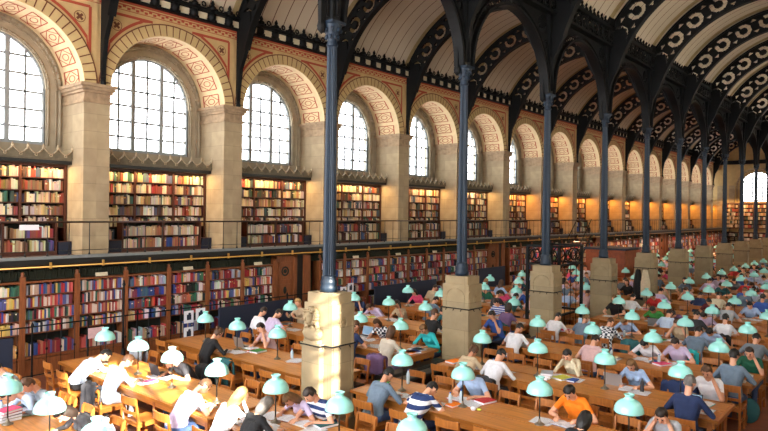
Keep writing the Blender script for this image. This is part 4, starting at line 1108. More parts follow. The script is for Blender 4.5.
# px of head, row, side, pose, shirt, sleeve, hair, style, female, pants, label
PP = [
 (4, 1, 'f', 'write', 'lightgrey', 'l', 'h_dark', 'short', 0, 'denim', 'dark-haired person in light grey bent over the nearest table by the bookcases'),
 (21, 1, 'f', 'lean', 'paleblue', 'l', 'h_black', 'short', 0, 'denim', 'black-haired person in pale blue leaning low over papers near the bookcases'),
 (38, 1, 'f', 'write', 'grey', 'l', 'h_brown', 'short', 0, 'denim', 'brown-haired man in a grey sweater reading an upright book'),
 (76, 1, 'f', 'down', 'charcoal', 'l', 'h_dark', 'bob', 1, 'denim', 'dark-haired woman with her face down beside a green lamp'),
 (101, 2, 'n', 'lean', 'paleblue', 's', 'h_black', 'short', 0, 'black', 'black-haired man in a pale shirt leaning over the sunlit table end'),
 (124, 2, 'n', 'write', 'lightblue', 's', 'h_brown', 'short', 0, 'greyshort', 'brown-haired man in a light blue shirt and grey shorts at the sunlit table'),
 (163, 1, 'f', 'down', 'maroon', 'l', 'h_red', 'bob', 1, 'denim', 'reddish-haired woman in maroon with lowered head at the front edge'),
 (200, 2, 'n', 'down', 'lavender', 's', 'h_brown', 'short', 0, 'denim', 'man in a sun-bleached lavender shirt bent forward over the front table'),
 (236, 2, 'n', 'face2', 'white', 'l', 'h_blond', 'long', 1, 'beige', 'blonde woman in white with both hands raised to her face'),
 (262, 2, 'n', 'write', 'black', 's', 'h_grey', 'bob', 1, 'black', 'grey-brown haired woman in a black top seen from behind'),
 (297, 2, 'f', 'down', 'lavender', 's', 'h_light', 'long', 1, 'denim', 'long-haired woman in lavender leaning over the front table beside the pedestal'),
 (318, 2, 'f', 'write', 'stripe_navy', 's', 'h_dark', 'short', 0, 'denim', 'young man in a white and navy striped shirt writing below the bust pedestal'),
 (177, 2, 'f', 'down', 'charcoal', 's', 'h_black', 'short', 0, 'denim', 'dark-haired person slumped behind a laptop on the second bookcase-side table'),
 (220, 3, 'n', 'write', 'black', 'l', 'h_brown', 'bun', 1, 'denim', 'woman with a brown bun and black sweater at the third table'),
 (262, 3, 'f', 'face1', 'palepink', 's', 'h_dark', 'short', 1, 'denim', 'dark-haired person in pale pink facing a laptop on the third table'),
 (265, 4, 'n', 'face1', 'white', 's', 'h_dark', 'short', 0, 'denim', 'man in a white and red shirt holding his forehead near the bookcases', 'red'),
 (280, 4, 'n', 'write', 'lavender', 's', 'h_dark', 'short', 0, 'black', 'dark-haired man in a lavender shirt writing beside the white-shirted man'),
 (299, 4, 'f', 'read', 'beige', 'l', 'h_blond', 'short', 1, 'black', 'fair-haired woman in a beige cardigan reading behind a green lamp'),
 (370, 5, 'f', 'lean', 'lavender', 'l', 'h_brown', 'short', 0, 'denim', 'person in lilac stretched forward over the fifth table'),
 (398, 5, 'f', 'face1', 'beige', 's', 'h_dark', 'bob', 1, 'black', 'dark-haired woman in beige resting her chin on her hand'),
 (378, 4, 'f', 'write', 'check', 's', 'h_brown', 'bob', 1, 'denim', 'brown-haired woman in a black and white patterned top behind a silver laptop'),
 (357, 4, 'n', 'type', 'navy', 's', 'h_brown', 'short', 0, 'denim', 'person in dark navy typing on the silver laptop beside the bust pedestal'),
 (425, 4, 'f', 'write', 'turquoise', 'l', 'h_light', 'short', 1, 'denim', 'woman in a turquoise cardigan reading at the end of the fourth table'),
 (393, 4, 'n', 'rest', 'offwhite', 'l', 'h_brown', 'bob', 1, 'purple', 'woman in an off-white sweater seen from behind at the fourth table'),
 (436, 5, 'n', 'rest', 'black', 's', 'h_brown', 'short', 1, 'black', 'woman in a sleeveless black top seen from behind near the second pedestal'),
 (415, 6, 'f', 'write', 'pink', 's', 'h_dark', 'bob', 1, 'black', 'dark-haired woman in pink at the sixth table by the navy screen'),
 (437, 6, 'n', 'write', 'greyblue', 's', 'h_dark', 'short', 0, 'denim', 'man in a grey-blue shirt seen from behind beside the second pedestal'),
 (391, 3, 'n', 'write', 'greyblue', 'l', 'h_black', 'short', 0, 'denim', 'black-haired man in a grey-blue t-shirt seen from behind on a wooden chair'),
 (434, 3, 'n', 'lean', 'stripe_navy', 's', 'h_black', 'short', 0, 'navy', 'man in a wide navy and white striped polo shirt leaning over his notes'),
 (470, 3, 'f', 'write', 'lightblue', 's', 'h_light', 'short', 0, 'denim', 'person in a light blue shirt writing opposite the striped polo man'),
 (476, 4, 'n', 'write', 'beige', 'l', 'h_brown', 'tail', 1, 'denim', 'woman with a brown ponytail and beige cardigan before the second pedestal'),
 (503, 4, 'n', 'write', 'white', 'l', 'h_black', 'short', 0, 'charcoal', 'black-haired man in a crisp white shirt seen from behind'),
 (521, 5, 'n', 'write', 'white', 's', 'h_black', 'short', 0, 'denim', 'man in a white t-shirt and jeans on a bentwood chair at the fifth table'),
 (493, 5, 'f', 'face1', 'blue', 's', 'h_black', 'short', 0, 'denim', 'black-haired man in blue resting his head on his hand over a book'),
 (510, 6, 'n', 'rest', 'purple', 's', 'h_dark', 'bob', 1, 'denim', 'woman in a purple sleeveless top at the sixth table'),
 (497, 6, 'f', 'write', 'stripe_blue', 's', 'h_dark', 'short', 0, 'denim', 'person in a blue and white striped shirt at the sixth table'),
 (502, 7, 'f', 'down', 'pink', 's', 'h_dark', 'bob', 1, 'denim', 'woman in a raspberry pink top near the wooden door'),
 (485, 7, 'f', 'write', 'darkgreen', 's', 'h_black', 'short', 0, 'denim', 'black-haired person in green near the wooden door'),
 (526, 7, 'f', 'face1', 'blue', 's', 'h_dark', 'short', 0, 'denim', 'person in blue hidden behind the third pedestal edge'),
 (517, 7, 'n', 'write', 'teal', 'l', 'h_dark', 'short', 0, 'denim', 'person in dark teal at the seventh bookcase-side table'),
 (560, 6, 'n', 'write', 'white', 's', 'h_black', 'short', 0, 'denim', 'man in a white t-shirt on a round-backed chair beside the third pedestal'),
 (569, 4, 'f', 'face2', 'cream', 'l', 'h_black', 'short', 1, 'charcoal', 'person in a cream cardigan holding both temples over a pile of books'),
 (572, 3, 'f', 'write', 'orange', 's', 'h_black', 'short', 0, 'denim', 'black-haired man in a bright orange t-shirt writing'),
 (588, 3, 'n', 'write', 'black', 's', 'h_black', 'bob', 1, 'black', 'dark-haired person in black seen from behind opposite the orange t-shirt'),
 (597, 5, 'n', 'write', 'palepink', 's', 'h_dark', 'short', 0, 'denim', 'person in a pale pink shirt seen from behind at the fifth open-side table'),
 (612, 6, 'n', 'write', 'check', 'l', 'h_brown', 'short', 0, 'denim', 'person in a black and white checked shirt at the sixth table'),
 (646, 5, 'f', 'down', 'white', 's', 'h_black', 'short', 0, 'denim', 'man in a white t-shirt with lowered black hair writing at the fifth table'),
 (633, 4, 'f', 'write', 'lightblue', 's', 'h_light', 'long', 1, 'denim', 'long-haired woman in a blue v-neck top at the fourth table'),
 (664, 3, 'f', 'face2', 'lightgrey', 's', 'h_dark', 'short', 0, 'denim', 'man in a pale grey t-shirt rubbing his eyes at the front edge'),
 (692, 4, 'n', 'rest', 'navy', 'l', 'h_grey', 'short', 0, 'denim', 'grey-haired man in a navy sweater seen from behind with a laptop'),
 (709, 4, 'f', 'face1', 'white', 's', 'h_brown', 'short', 0, 'denim', 'man in a white t-shirt leaning on his arms opposite the navy sweater'),
 (736, 5, 'n', 'rest', 'greyblue', 'l', 'h_black', 'short', 0, 'denim', 'broad man in a blue-grey sweater and jeans seen from behind'),
 (751, 5, 'f', 'face1', 'darkgreen', 's', 'h_dark', 'short', 0, 'denim', 'man in a dark green polo shirt with a hand on his head'),
 (758, 6, 'n', 'write', 'grey', 's', 'h_black', 'short', 0, 'denim', 'black-haired man in a grey shirt at the frame edge of the sixth table'),
 (700, 6, 'n', 'write', 'greyblue', 's', 'h_black', 'short', 0, 'denim', 'man in a pale blue-grey shirt seen from behind on a turquoise-backed chair'),
 (711, 6, 'f', 'down', 'lightblue', 's', 'h_black', 'short', 0, 'navy', 'small dark-haired person beside the turquoise-backed chair'),
 (727, 7, 'n', 'rest', 'white', 's', 'h_black', 'short', 0, 'black', 'broad-shouldered man in a white t-shirt seen from behind at the seventh table'),
 (679, 6, 'f', 'face2', 'beige', 's', 'h_brown', 'bob', 1, 'denim', 'woman with both hands on her head behind a green lamp'),
 (698, 7, 'n', 'write', 'charcoal', 's', 'h_black', 'short', 0, 'denim', 'dark figure in charcoal at the seventh open-side table'),
 (674, 7, 'f', 'lean', 'purple', 's', 'h_dark', 'short', 1, 'denim', 'person in faded purple stretched over the seventh table'),
 (654, 7, 'f', 'down', 'green', 's', 'h_black', 'short', 0, 'denim', 'person in a bright green t-shirt at the seventh table'),
 (654, 8, 'f', 'write', 'red', 's', 'h_dark', 'short', 0, 'denim', 'person in a red shirt at the eighth table'),
 (662, 9, 'n', 'write', 'lavender', 'l', 'h_black', 'short', 0, 'denim', 'person in a lilac shirt in front of the coats on the pedestal'),
 (634, 8, 'n', 'write', 'white', 's', 'h_black', 'short', 0, 'denim', 'person in a bright white shirt behind the fourth pedestal'),
 (626, 10, 'n', 'write', 'grey', 's', 'h_dark', 'short', 0, 'denim', 'person in grey seen from behind between the fourth and fifth pedestals'),
 (634, 10, 'f', 'write', 'lavender', 's', 'h_dark', 'short', 1, 'denim', 'person in lilac between the fourth and fifth pedestals'),
 (586, 11, 'f', 'rest', 'white', 's', 'h_brown', 'short', 0, 'denim', 'person in white beyond the black iron cage'),
 (585, 8, 'f', 'write', 'lavender', 's', 'h_dark', 'short', 1, 'denim', 'person in lavender seen through the black iron cage'),
 (577, 9, 'f', 'write', 'palepink', 's', 'h_dark', 'bob', 1, 'denim', 'person in pale pink seen through the black iron cage'),
 (687, 9, 'f', 'face2', 'palepink', 's', 'h_brown', 'bob', 1, 'denim', 'brown-haired woman with bare arms raised at the ninth table'),
 (702, 9, 'n', 'write', 'navy', 's', 'h_black', 'short', 0, 'denim', 'person in navy check at the ninth table'),
 (720, 9, 'n', 'write', 'cream', 'l', 'h_dark', 'short', 0, 'denim', 'person in a cream shirt seen from behind at the ninth table'),
 (710, 8, 'f', 'write', 'maroon', 's', 'h_black', 'short', 0, 'denim', 'black-haired person in maroon at the eighth table'),
 (730, 8, 'n', 'write', 'lightgrey', 's', 'h_black', 'short', 0, 'denim', 'person in pale grey with black hair at the eighth table'),
 (746, 10, 'n', 'write', 'blue', 's', 'h_dark', 'short', 0, 'denim', 'person in a royal blue shirt at the tenth table'),
 (764, 9, 'n', 'rest', 'blue', 's', 'h_black', 'short', 0, 'denim', 'man in a strong blue shirt at the ninth table by the frame edge'),
 (755, 10, 'n', 'rest', 'paleblue', 's', 'h_dark', 'short', 0, 'denim', 'man in a pale blue shirt at the tenth table'),
 (757, 13, 'n', 'up', 'paleblue', 'l', 'h_black', 'short', 0, 'navy', 'person in a pale blue shirt sitting upright far back'),
 (724, 12, 'n', 'write', 'lavender', 's', 'h_dark', 'short', 0, 'denim', 'person in lilac at the twelfth table'),
 (722, 10, 'f', 'write', 'teal', 's', 'h_dark', 'short', 0, 'denim', 'person in teal at the tenth table'),
 (711, 11, 'n', 'write', 'lavender', 'l', 'h_black', 'short', 0, 'denim', 'person in a lavender blouse at the eleventh table'),
]
for e in PP:
    px, r, side, pose, shirt, sl, hair, style, fem, pants, lab = e[:11]
    nr_ = math.hypot(rowY(r), 5) < 15
    hy_ = person_mesh(pose, sl, .0105 if math.hypot(fx(px, r, side, .5) - CX, rowY(r)) < 15.5 else .017, bool(fem))[1].y
    x = fx(px, r, side, TD / 2 + .30 - hy_)
    person(r, side, x, pose, shirt, sl, hair, style, lab, bool(fem), pants, skin='skin' if rnd.random() < .75 else 'skin2', scale=rnd.uniform(.97, 1.03), dy=(-.12 if side == 'f' else .12) if r <= 2 else 0)
# further readers in the deep rows
sh_ = ['white', 'lavender', 'lightblue', 'grey', 'navy', 'black', 'beige', 'palepink', 'blue', 'red', 'green', 'greyblue', 'paleblue', 'charcoal', 'pink', 'teal']
hr_ = ['h_black', 'h_dark', 'h_brown', 'h_light']
HN = dict(h_black='black', h_dark='dark brown', h_brown='brown', h_light='light brown')
def free(r, side, x, d=.55): return all(abs(x - q[0]) > d for q in occupied.get((r, side), []))
for r in range(2, 19):
    for bk in (0, 1):
        for side in 'nf':
            for j in range(8):
                x = bank_x(r, bk) - TL / 2 + TL * (j + .5) / 8
                y = rowY(r)
                if not seen(x, y, 1.2, 5, 5) or not free(r, side, x, .6): continue
                p = {2: 0, 3: 0, 4: 0, 5: .07, 6: .16, 7: .3}.get(r, .5)
                if rnd.random() > p: continue
                s_ = rnd.choice(sh_); h_ = rnd.choice(hr_); fem = rnd.random() < .45
                lab = '%s-haired person in %s, %s seat of the %s %s table, %s side' % (HN[h_].replace(' ', '-'), s_.replace('palepink', 'pale pink').replace('lightblue', 'light blue').replace('greyblue', 'grey-blue').replace('paleblue', 'pale blue'), ORD[j + 1], ORD[r], ['bookcase-side', 'open-side'][bk], {'n': 'near', 'f': 'far'}[side])
                person(r, side, x, rnd.choice(['write', 'rest', 'face1', 'down', 'write', 'read' if r > 8 else 'write']), s_, 's', h_, rnd.choice(['short', 'long', 'bob', 'tail']) if fem else 'short', lab, fem, rnd.choice(['denim', 'black', 'khaki']), near=False)
# ------------------------------------------------------------------ place chairs
for r in range(1, NR):
    y = rowY(r)
    for side in 'nf':
        sg = -1 if side == 'n' else 1; rz = 0 if side == 'n' else PI
        occ = list(occupied.get((r, side), []))
        for k, (x, yy, rzz) in enumerate(occ):
            if nch < 292 and r <= 8: add_chair(x, yy - sg * 0 , rz, 'beech chair occupied by a reader, %s row, %s side, %s in order of seating' % (ORD[r], {'n': 'near', 'f': 'far'}[side], ORD[min(k + 1, 27)]))
            elif r < 20: far_chair(x, yy, -sg)
        for bk in (0, 1):
            for j in range(8):
                x = bank_x(r, bk) - TL / 2 + TL * (j + .5) / 8
                if any(abs(x - q[0]) < .5 for q in occ): continue
                yc = y + sg * (TD / 2 + rnd.uniform(.06, .16)); xx = x + rnd.uniform(-.04, .04)
                if not seen(xx, yc, .8, 12, 25): continue
                if r <= 8 and nch < 292:
                    add_chair(xx, yc, rz + rnd.uniform(-.08, .08), 'empty beech chair, %s seat of the %s %s table on its %s side' % (ORD[j + 1], ORD[r], ['bookcase-side', 'open-side'][bk], {'n': 'near', 'f': 'far'}[side]))
                elif r < 20: far_chair(xx, yc, -sg)
tag(farchairs.build('chairs', [M['chair']], weld=False), 'small empty beech chairs of the deep table rows', 'chairs', kind='stuff')
#ITEMS
# ------------------------------------------------------------------ things on and around the tables
def papers(x, y, rz, lab, w=.23, h=.31, n=3):
    b = MB(); rr = random.Random(int(x * 100 + y * 31))
    for i in range(n):
        T = Matrix.Translation((rr.uniform(-.06, .06), rr.uniform(-.03, .03), .002 + .003 * i)) @ Matrix.Rotation(rr.uniform(-.25, .25), 4, 'Z'); b.obox(T, w, h, .002, 0)
    o = b.build('sheet_of_paper', [M['paperlines']], None, (x, y, TZ), rz); return tag(o, lab, 'paper', 'loose papers on the tables')
def open_book(x, y, rz, lab, w=.34, h=.24, cover='navy'):
    t = empty('open_book', (x, y, TZ), rz, lab, 'book', 'open books on the tables')
    b = MB(); n = 8
    for s in (-1, 1):
        vs = []
        for i in range(n + 1):
            u = i / n; z = .006 + .022 * math.sin(PI * min(1, u * 1.1)) ** .6 * (1 - .55 * u)
            vs += [(s * u * w / 2, -h / 2, z), (s * u * w / 2, h / 2, z)]
        b.add(vs, [(2 * i, 2 * i + 2, 2 * i + 3, 2 * i + 1) for i in range(n)], 0)
        b.add([(0, -h / 2, .004)] + [vs[2 * i] for i in range(n + 1)] + [(s * w / 2, -h / 2, .004)], [tuple(range(n + 3))], 0)
        b.add([(0, h / 2, .004)] + [vs[2 * i + 1] for i in range(n + 1)] + [(s * w / 2, h / 2, .004)], [tuple(range(n + 3))], 0)
    b.build('pages', [M['paperlines']], t)
    c = MB(); c.box(-w / 2 - .008, w / 2 + .008, -h / 2 - .008, h / 2 + .008, 0, .004); c.build('cover', [cloth(cover)], t); return t
def closed_book(x, y, z, rz, lab, col, w=.16, h=.23, t_=.03):
    t = empty('book', (x, y, z), rz, lab, 'book', 'closed books on the tables')
    c = MB(); c.box(-w / 2, w / 2, -h / 2, h / 2, 0, .004); c.box(-w / 2, w / 2, -h / 2, h / 2, t_ - .004, t_); c.box(-w / 2 - .002, -w / 2 + .004, -h / 2, h / 2, 0, t_); c.build('cover', [cloth(col)], t)
    p = MB(); p.box(-w / 2 + .004, w / 2 - .005, -h / 2 + .005, h / 2 - .005, .004, t_ - .004); p.build('pages', [M['paper']], t); return t
def laptop(x, y, rz, lab, col='metalgrey', logo=False):
    """opens towards -y of its own frame (the user sits at -y)"""
    t = empty('laptop', (x, y, TZ), rz, lab, 'laptop', 'open laptops on the tables')
    b = MB(); b.box(-.165, .165, -.115, .115, .002, .018); b.build('base', [M[col] if col in M else cloth(col)], t)
    k = MB(); k.box(-.145, .145, -.02, .095, .018, .0195); k.build('keyboard', [cloth('charcoal')], t)
    R = Matrix.Translation((0, .115, .018)) @ Matrix.Rotation(math.radians(-15), 4, 'X')
    l = MB(); l.obox(R @ Matrix.Translation((0, .004, .11)), .33, .008, .22, 0); lo = l.build('lid', [M[col] if col in M else cloth(col)], t)
    s = MB(); s.obox(R @ Matrix.Translation((0, -.001, .11)), .30, .002, .19, 0); s.build('screen', [M['screen']], lo)
    if logo: q = MB(); q.ell(R @ Vector((0, .009, .11)), (.016, .002, .018), 10, 6); q.build('emblem', [M['paper']], lo)
    return t
def bottle(x, y, lab, col=None, h=.2):
    t = empty('water_bottle', (x, y, TZ), 0, lab, 'bottle', 'water bottles on the tables')
    b = MB(); b.lathe([(.028, 0), (.032, .01), (.032, h * .62), (.03, h * .7), (.014, h * .88), (.013, h * .93)], n=14); b.build('bottle_body', [M['plastic'] if not col else cloth(col)], t)
    c = MB(); c.lathe([(.015, h * .92), (.015, h)], n=12); c.build('cap', [cloth('blue') if not col else M['black']], t); return t
def jacket(x, y, rz, lab, col, w=.23, drop=.5, top=.88):
    """draped over a chair back; local -y is behind the chair"""
    b = MB(); nu, nv = 14, 12; rr = random.Random(int(x * 57 + y * 13)); ph = rr.uniform(0, 6); vs = []
    L = drop * 2 + .12
    for j in range(nv + 1):
        t = j / nv; s_ = t * L
        if s_ < drop: yy, z = -.335 - .03 * (1 - s_ / drop), top - drop + s_
        elif s_ < drop + .12: yy, z = -.335 + (s_ - drop), top + .012
        else: yy, z = -.215 + .015, top - (s_ - drop - .12) * .55
        for i in range(nu + 1):
            u = -1 + 2 * i / nu; ww = w * (1 + .12 * abs(t - .5))
            vs.append((u * ww, yy - .05 * (1 - u * u) * (1 if t < .45 else -.15) + .018 * math.sin(7 * u + ph + 3 * t), z - .05 * u * u + .012 * math.sin(11 * u + ph)))
    b.add(vs, [(j * (nu + 1) + i, j * (nu + 1) + i + 1, (j + 1) * (nu + 1) + i + 1, (j + 1) * (nu + 1) + i) for j in range(nv) for i in range(nu)], 0, smooth=True)
    o = b.build('jacket', [cloth(col)], None, (x, y, 0), rz); md = o.modifiers.new('thick', 'SOLIDIFY'); md.thickness = .022
    return tag(o, lab, 'jacket', 'jackets hung over chairs')
def bag(x, y, rz, lab, col, s=1.):
    t = empty('bag', (x, y, 0), rz, lab, 'bag', 'bags on the floor')
    b = MB(); b.ell((0, 0, .19 * s), (.17 * s, .10 * s, .20 * s), 14, 10); b.ell((0, .08 * s, .13 * s), (.12 * s, .06 * s, .11 * s), 12, 8); b.build('bag_body', [cloth(col)], t)
    h = MB(); h.torus((0, 0, .39 * s), .05 * s, .009, 'Y', 12, 5); h.build('handle', [M['black']], t); return t
bcols = ['maroon', 'navy', 'green', 'orange', 'pink', 'blue', 'cream', 'turquoise', 'yellow', 'red']
for (r, side), L_ in sorted(occupied.items()):
    if r > 8: continue
    for k, (x, y, rz) in enumerate(L_):
        sg = 1 if side == 'n' else -1; yt = rowY(r) - sg * .26
        c_ = bank_x(r, 0 if x < .05 else 1); x = max(c_ - TL / 2 + .3, min(c_ + TL / 2 - .3, x))
        w_ = '%s side of table row %s, before its %s reader' % ({'n': 'near', 'f': 'far'}[side], ORD[r], ORD[min(k + 1, 27)])
        q = rnd.random()
        if q < .5: open_book(x + rnd.uniform(-.04, .04), yt, rz + rnd.uniform(-.2, .2), 'open book with white pages, ' + w_, cover=rnd.choice(bcols))
        else: papers(x, yt, rz, 'white sheets of notes, ' + w_)
        if rnd.random() < .7: papers(x + rnd.choice((-.27, .27)) * (.2 if abs(x - c_) > 2.0 else 1), yt + sg * .08, rz, 'extra white sheets beside the notes, ' + w_, n=3)
        if rnd.random() < .25: closed_book(x + (.28 if x < c_ else -.28), yt + sg * .16, TZ, rz + rnd.uniform(-.4, .4), 'closed book lying flat, ' + w_, rnd.choice(bcols))
        if rnd.random() < .12: bottle(x + (.2 if x < c_ else -.2), rowY(r) - sg * .08, 'clear plastic water bottle, ' + w_)
def tz(px, py):
    x, y = atZ(px, py, TZ); r = min(range(1, 20), key=lambda q: abs(rowY(q) - y)); bk = 0 if x < .05 else 1; c = bank_x(r, bk)
    return max(c - TL / 2 + .2, min(c + TL / 2 - .2, x)), max(rowY(r) - .42, min(rowY(r) + .42, y))
# specific pieces
x, y = tz(379, 333); laptop(x, y + .06, 0, 'silver laptop with a white emblem beside the bust pedestal', logo=True)
x, y = tz(616, 384); laptop(x, y + .02, PI, 'silver laptop seen from behind on the fourth open-side table')
x, y = tz(701, 404); laptop(x - .05, rowY(4) - .27, .1, 'dark laptop with a pale blue screen before the navy sweater', 'charcoal')
x, y = tz(262, 343); laptop(x, rowY(3) + .28, PI, 'grey laptop on the third bookcase-side table')
x, y = tz(175, 372); laptop(x, rowY(2) + .30, PI, 'black laptop before the slumped reader', 'charcoal')
x, y = tz(647, 329); laptop(x, y, PI + .1, 'large pale laptop on the fifth open-side table')
x, y = tz(586, 326); laptop(x, y, 0, 'pale laptop near the checked-shirt reader')
x, y = tz(410, 383); bottle(x, y, 'tall clear bottle beside the striped polo man', h=.26)
x, y = tz(455, 405); bottle(x + .05, y + .1, 'clear bottle by the lamp in front of the striped polo man', h=.24)
x, y = tz(642, 392); bottle(x, y, 'steel thermos bottle in front of the v-neck woman', 'charcoal', .24)
x, y = tz(292, 358); bottle(x, y, 'small clear bottle beside papers near the bust pedestal')
x, y = tz(488, 352); bottle(x, y, 'clear bottle in front of the white-shirted man', h=.25)
x, y = tz(296, 361); papers(x, y, .4, 'pile of white papers at the column end of the third table', n=5)
for i, (px, py, c, l) in enumerate([(258, 352, 'green', 'green book near the laptop on the third table'), (327, 425, 'teal', 'large teal book below the bust pedestal'), (375, 383, 'green', 'green book on a tray-like stack at the third table end'),
        (662, 365, 'pink', 'pink-covered book stack on the fourth open-side table'), (555, 334, 'pink', 'magenta folder on the fifth open-side table'), (452, 362, 'orange', 'orange-red bag-like folder beside the second pedestal'),
        (562, 379, 'yellow', 'yellow book on the pile before the cream cardigan'), (490, 400, 'red', 'red folder under the papers'), (424, 356, 'orange', 'orange and blue binder in front of the turquoise cardigan'), (419, 354, 'blue', 'blue binder beside the orange one')]):
    x, y = tz(px, py); closed_book(x, y, TZ, rnd.uniform(-.5, .5), l, c, .24, .31, .04)
x, y = tz(545, 378)
for i, c in enumerate(('white', 'cream', 'lightgrey')): closed_book(x + .02 * i, y, TZ + .041 * i, .2 * i, ['bottom', 'middle', 'topmost'][i] + ' pale book of the pile before the cream cardigan', c, .22, .30, .04)
x, y = tz(8, 420)
for i, c in enumerate(('cream', 'teal', 'maroon', 'pink')): closed_book(x, y, TZ + .041 * i, .1 * i, ['bottom', 'second', 'third', 'topmost'][i] + ' book of the pile on the nearest table by the frame edge', c, .22, .30, .04)
x, y = tz(470, 410)
t = empty('headphones', (x + .06, y, TZ), .4, 'white and yellow earphones case lying on the third open-side table', 'headphones')
m = MB(); m.ell((0, 0, .035), (.045, .035, .035), 12, 8); m.build('ear_cup', [M['paper']], t)
m = MB(); m.ell((.09, 0, .03), (.04, .02, .02), 10, 6); m.build('case', [cloth('yellow')], t)
# jackets over chairs
def jk(r, side, px, col, lab, **k):
    x = fx(px, r, side, .95); sg = -1 if side == 'n' else 1
    yy = rowY(r) + sg * (TD / 2 + .24); c = min((q for q in CHPOS if abs(q[1] - yy) < .4), key=lambda q: abs(q[0] - x))
    jacket(c[0], c[1], c[2], lab, col, **k)
jk(2, 'n', 113, 'charcoal', 'dark grey jacket over the chair of the light blue shirt')
jk(2, 'f', 196, 'black', 'black jacket over a chair behind the slumped reader')
jk(4, 'n', 503, 'charcoal', 'dark green-black jacket over the white-shirted man\'s chair')
jk(4, 'f', 664, 'navy', 'wide navy jacket over a chair on the far side of the fourth table', w=.3)
jk(6, 'n', 620, 'teal', 'dark teal jacket on a chair near the checked shirt')
jk(6, 'n', 700, 'turquoise', 'bright turquoise cloth over the chair of the pale grey-blue shirt', w=.19, drop=.36)
jk(4, 'n', 386, 'purple', 'purple cardigan over the off-white sweater woman\'s chair', drop=.4)
jk(3, 'n', 232, 'teal', 'dark green coat over the chair of the woman with the bun')
jk(4, 'n', 254, 'navy', 'navy coat over a chair near the white and red shirt')
jk(2, 'f', 113, 'lightgrey', 'pale grey patterned jacket over a chair near the barrier', w=.22)
jk(6, 'n', 506, 'teal', 'grey-green cloth over the chair of the purple top')
jk(7, 'n', 727, 'black', 'black jacket over the chair of the broad white t-shirt')
jk(7, 'f', 616, 'black', 'black striped coat over a chair beside the fourth pedestal')
x, y = atZ(748, 412, .2); bag(x, y, .4, 'dark teal rucksack on the red floor beside the table end', 'teal', 1.2)
x, y = atZ(76, 390, .2); bag(x, y, 0, 'black rucksack under the sunlit table end', 'black')
x, y = atZ(112, 425, .3); bag(x - .2, y, 0, 'pale grey bag on the floor behind the sunlit chair', 'lightgrey')
for i, (r, j) in enumerate([(3, 2), (4, 5), (5, 3), (3, 6), (5, 7), (4, 1)]):
    bag(bank_x(r, i % 2) - 2.3 + .65 * j, rowY(r) - .9, i, '%s bag under the chairs of table row %s' % (['black', 'maroon', 'grey', 'navy', 'khaki', 'brown'][i], ORD[r]), ['black', 'maroon', 'grey', 'navy', 'khaki', 'maroon'][i], .9)
# coats hanging on a pedestal hook rail
yc = COL0 + CB * 4
for i, (dx, c, lab) in enumerate(((-.16, 'black', 'black coat hanging on the hook rail of the fifth pedestal'), (.1, 'cream', 'cream coat hanging on the hook rail of the fifth pedestal'))):
    b = MB(); nu, nv = 14, 12; vs = []
    for j in range(nv + 1):
        t = j / nv; w_ = .09 + .10 * min(1, t * 2.2)
        for k in range(nu + 1):
            u = -1 + 2 * k / nu; vs.append((u * w_, -.30 - .05 - .05 * math.cos(PI * u / 2) - .015 * math.sin(9 * u + i * 2), 1.82 - t * (1.15 - .1 * i) - .03 * u * u))
    b.add(vs, [(j * (nu + 1) + k, j * (nu + 1) + k + 1, (j + 1) * (nu + 1) + k + 1, (j + 1) * (nu + 1) + k) for j in range(nv) for k in range(nu)], 0, smooth=True)
    o = b.build('hanging_coat', [cloth(c)], None, (dx, yc, 0)); md = o.modifiers.new('t', 'SOLIDIFY'); md.thickness = .03; tag(o, lab, 'coat')
# iron barrier before the bookcases
for i in range(9):
    y = 4.2 + 1.2 * i
    t = empty('iron_barrier', (-6.62, y, 0), 0, 'black iron barrier panel before the oak bookcases, %s from the front' % ORD[i + 1], 'barrier', 'iron barrier along the bookcases')
    if i == 0:
        a = MB(); a.tube((0, 0, 1.28), (0, 1.2, 1.28), .016, .016, 6); A_ = a.mesh('top_rail', [M['iron']]); a = MB(); a.tube((0, 0, .22), (0, 1.2, .22), .012, .012, 6); B_ = a.mesh('bottom_rail', [M['iron']])
        p = MB(); p.lathe([(.10, 0), (.10, .03), (.05, .08), (.03, .12), (.02, .3), (.02, 1.28), (.035, 1.31), (.01, 1.38)], n=12); P_ = p.mesh('post', [M['iron']])
        v = MB(); v.tube((0, 0, .22), (0, 0, 1.28), .009, .009, 6); v.lathe([(.02, .74), (.025, .77), (.01, .8)], n=6); V_ = v.mesh('upright', [M['iron']])
    link('top_rail', A_, t); link('bottom_rail', B_, t); link('post', P_, t)
    for q in (.3, .6, .9): link('upright', V_, t, (0, q, 0))
# tall black iron standard by the second table
x, y = -5.75, 7.0
t = empty('iron_standard', (x, y, 0), 0, 'tall slender black iron standard with a heavy foot near the second table', 'standard')
m = MB(); m.lathe([(.16, 0), (.16, .04), (.09, .1), (.05, .2), (.06, .5), (.035, .7)], n=14); m.build('foot', [M['iron']], t)
m = MB(); m.lathe([(.03, .7), (.022, 1.2), (.022, 2.1), (.04, 2.14), (.01, 2.25)], n=10); m.build('pole', [M['iron']], t)
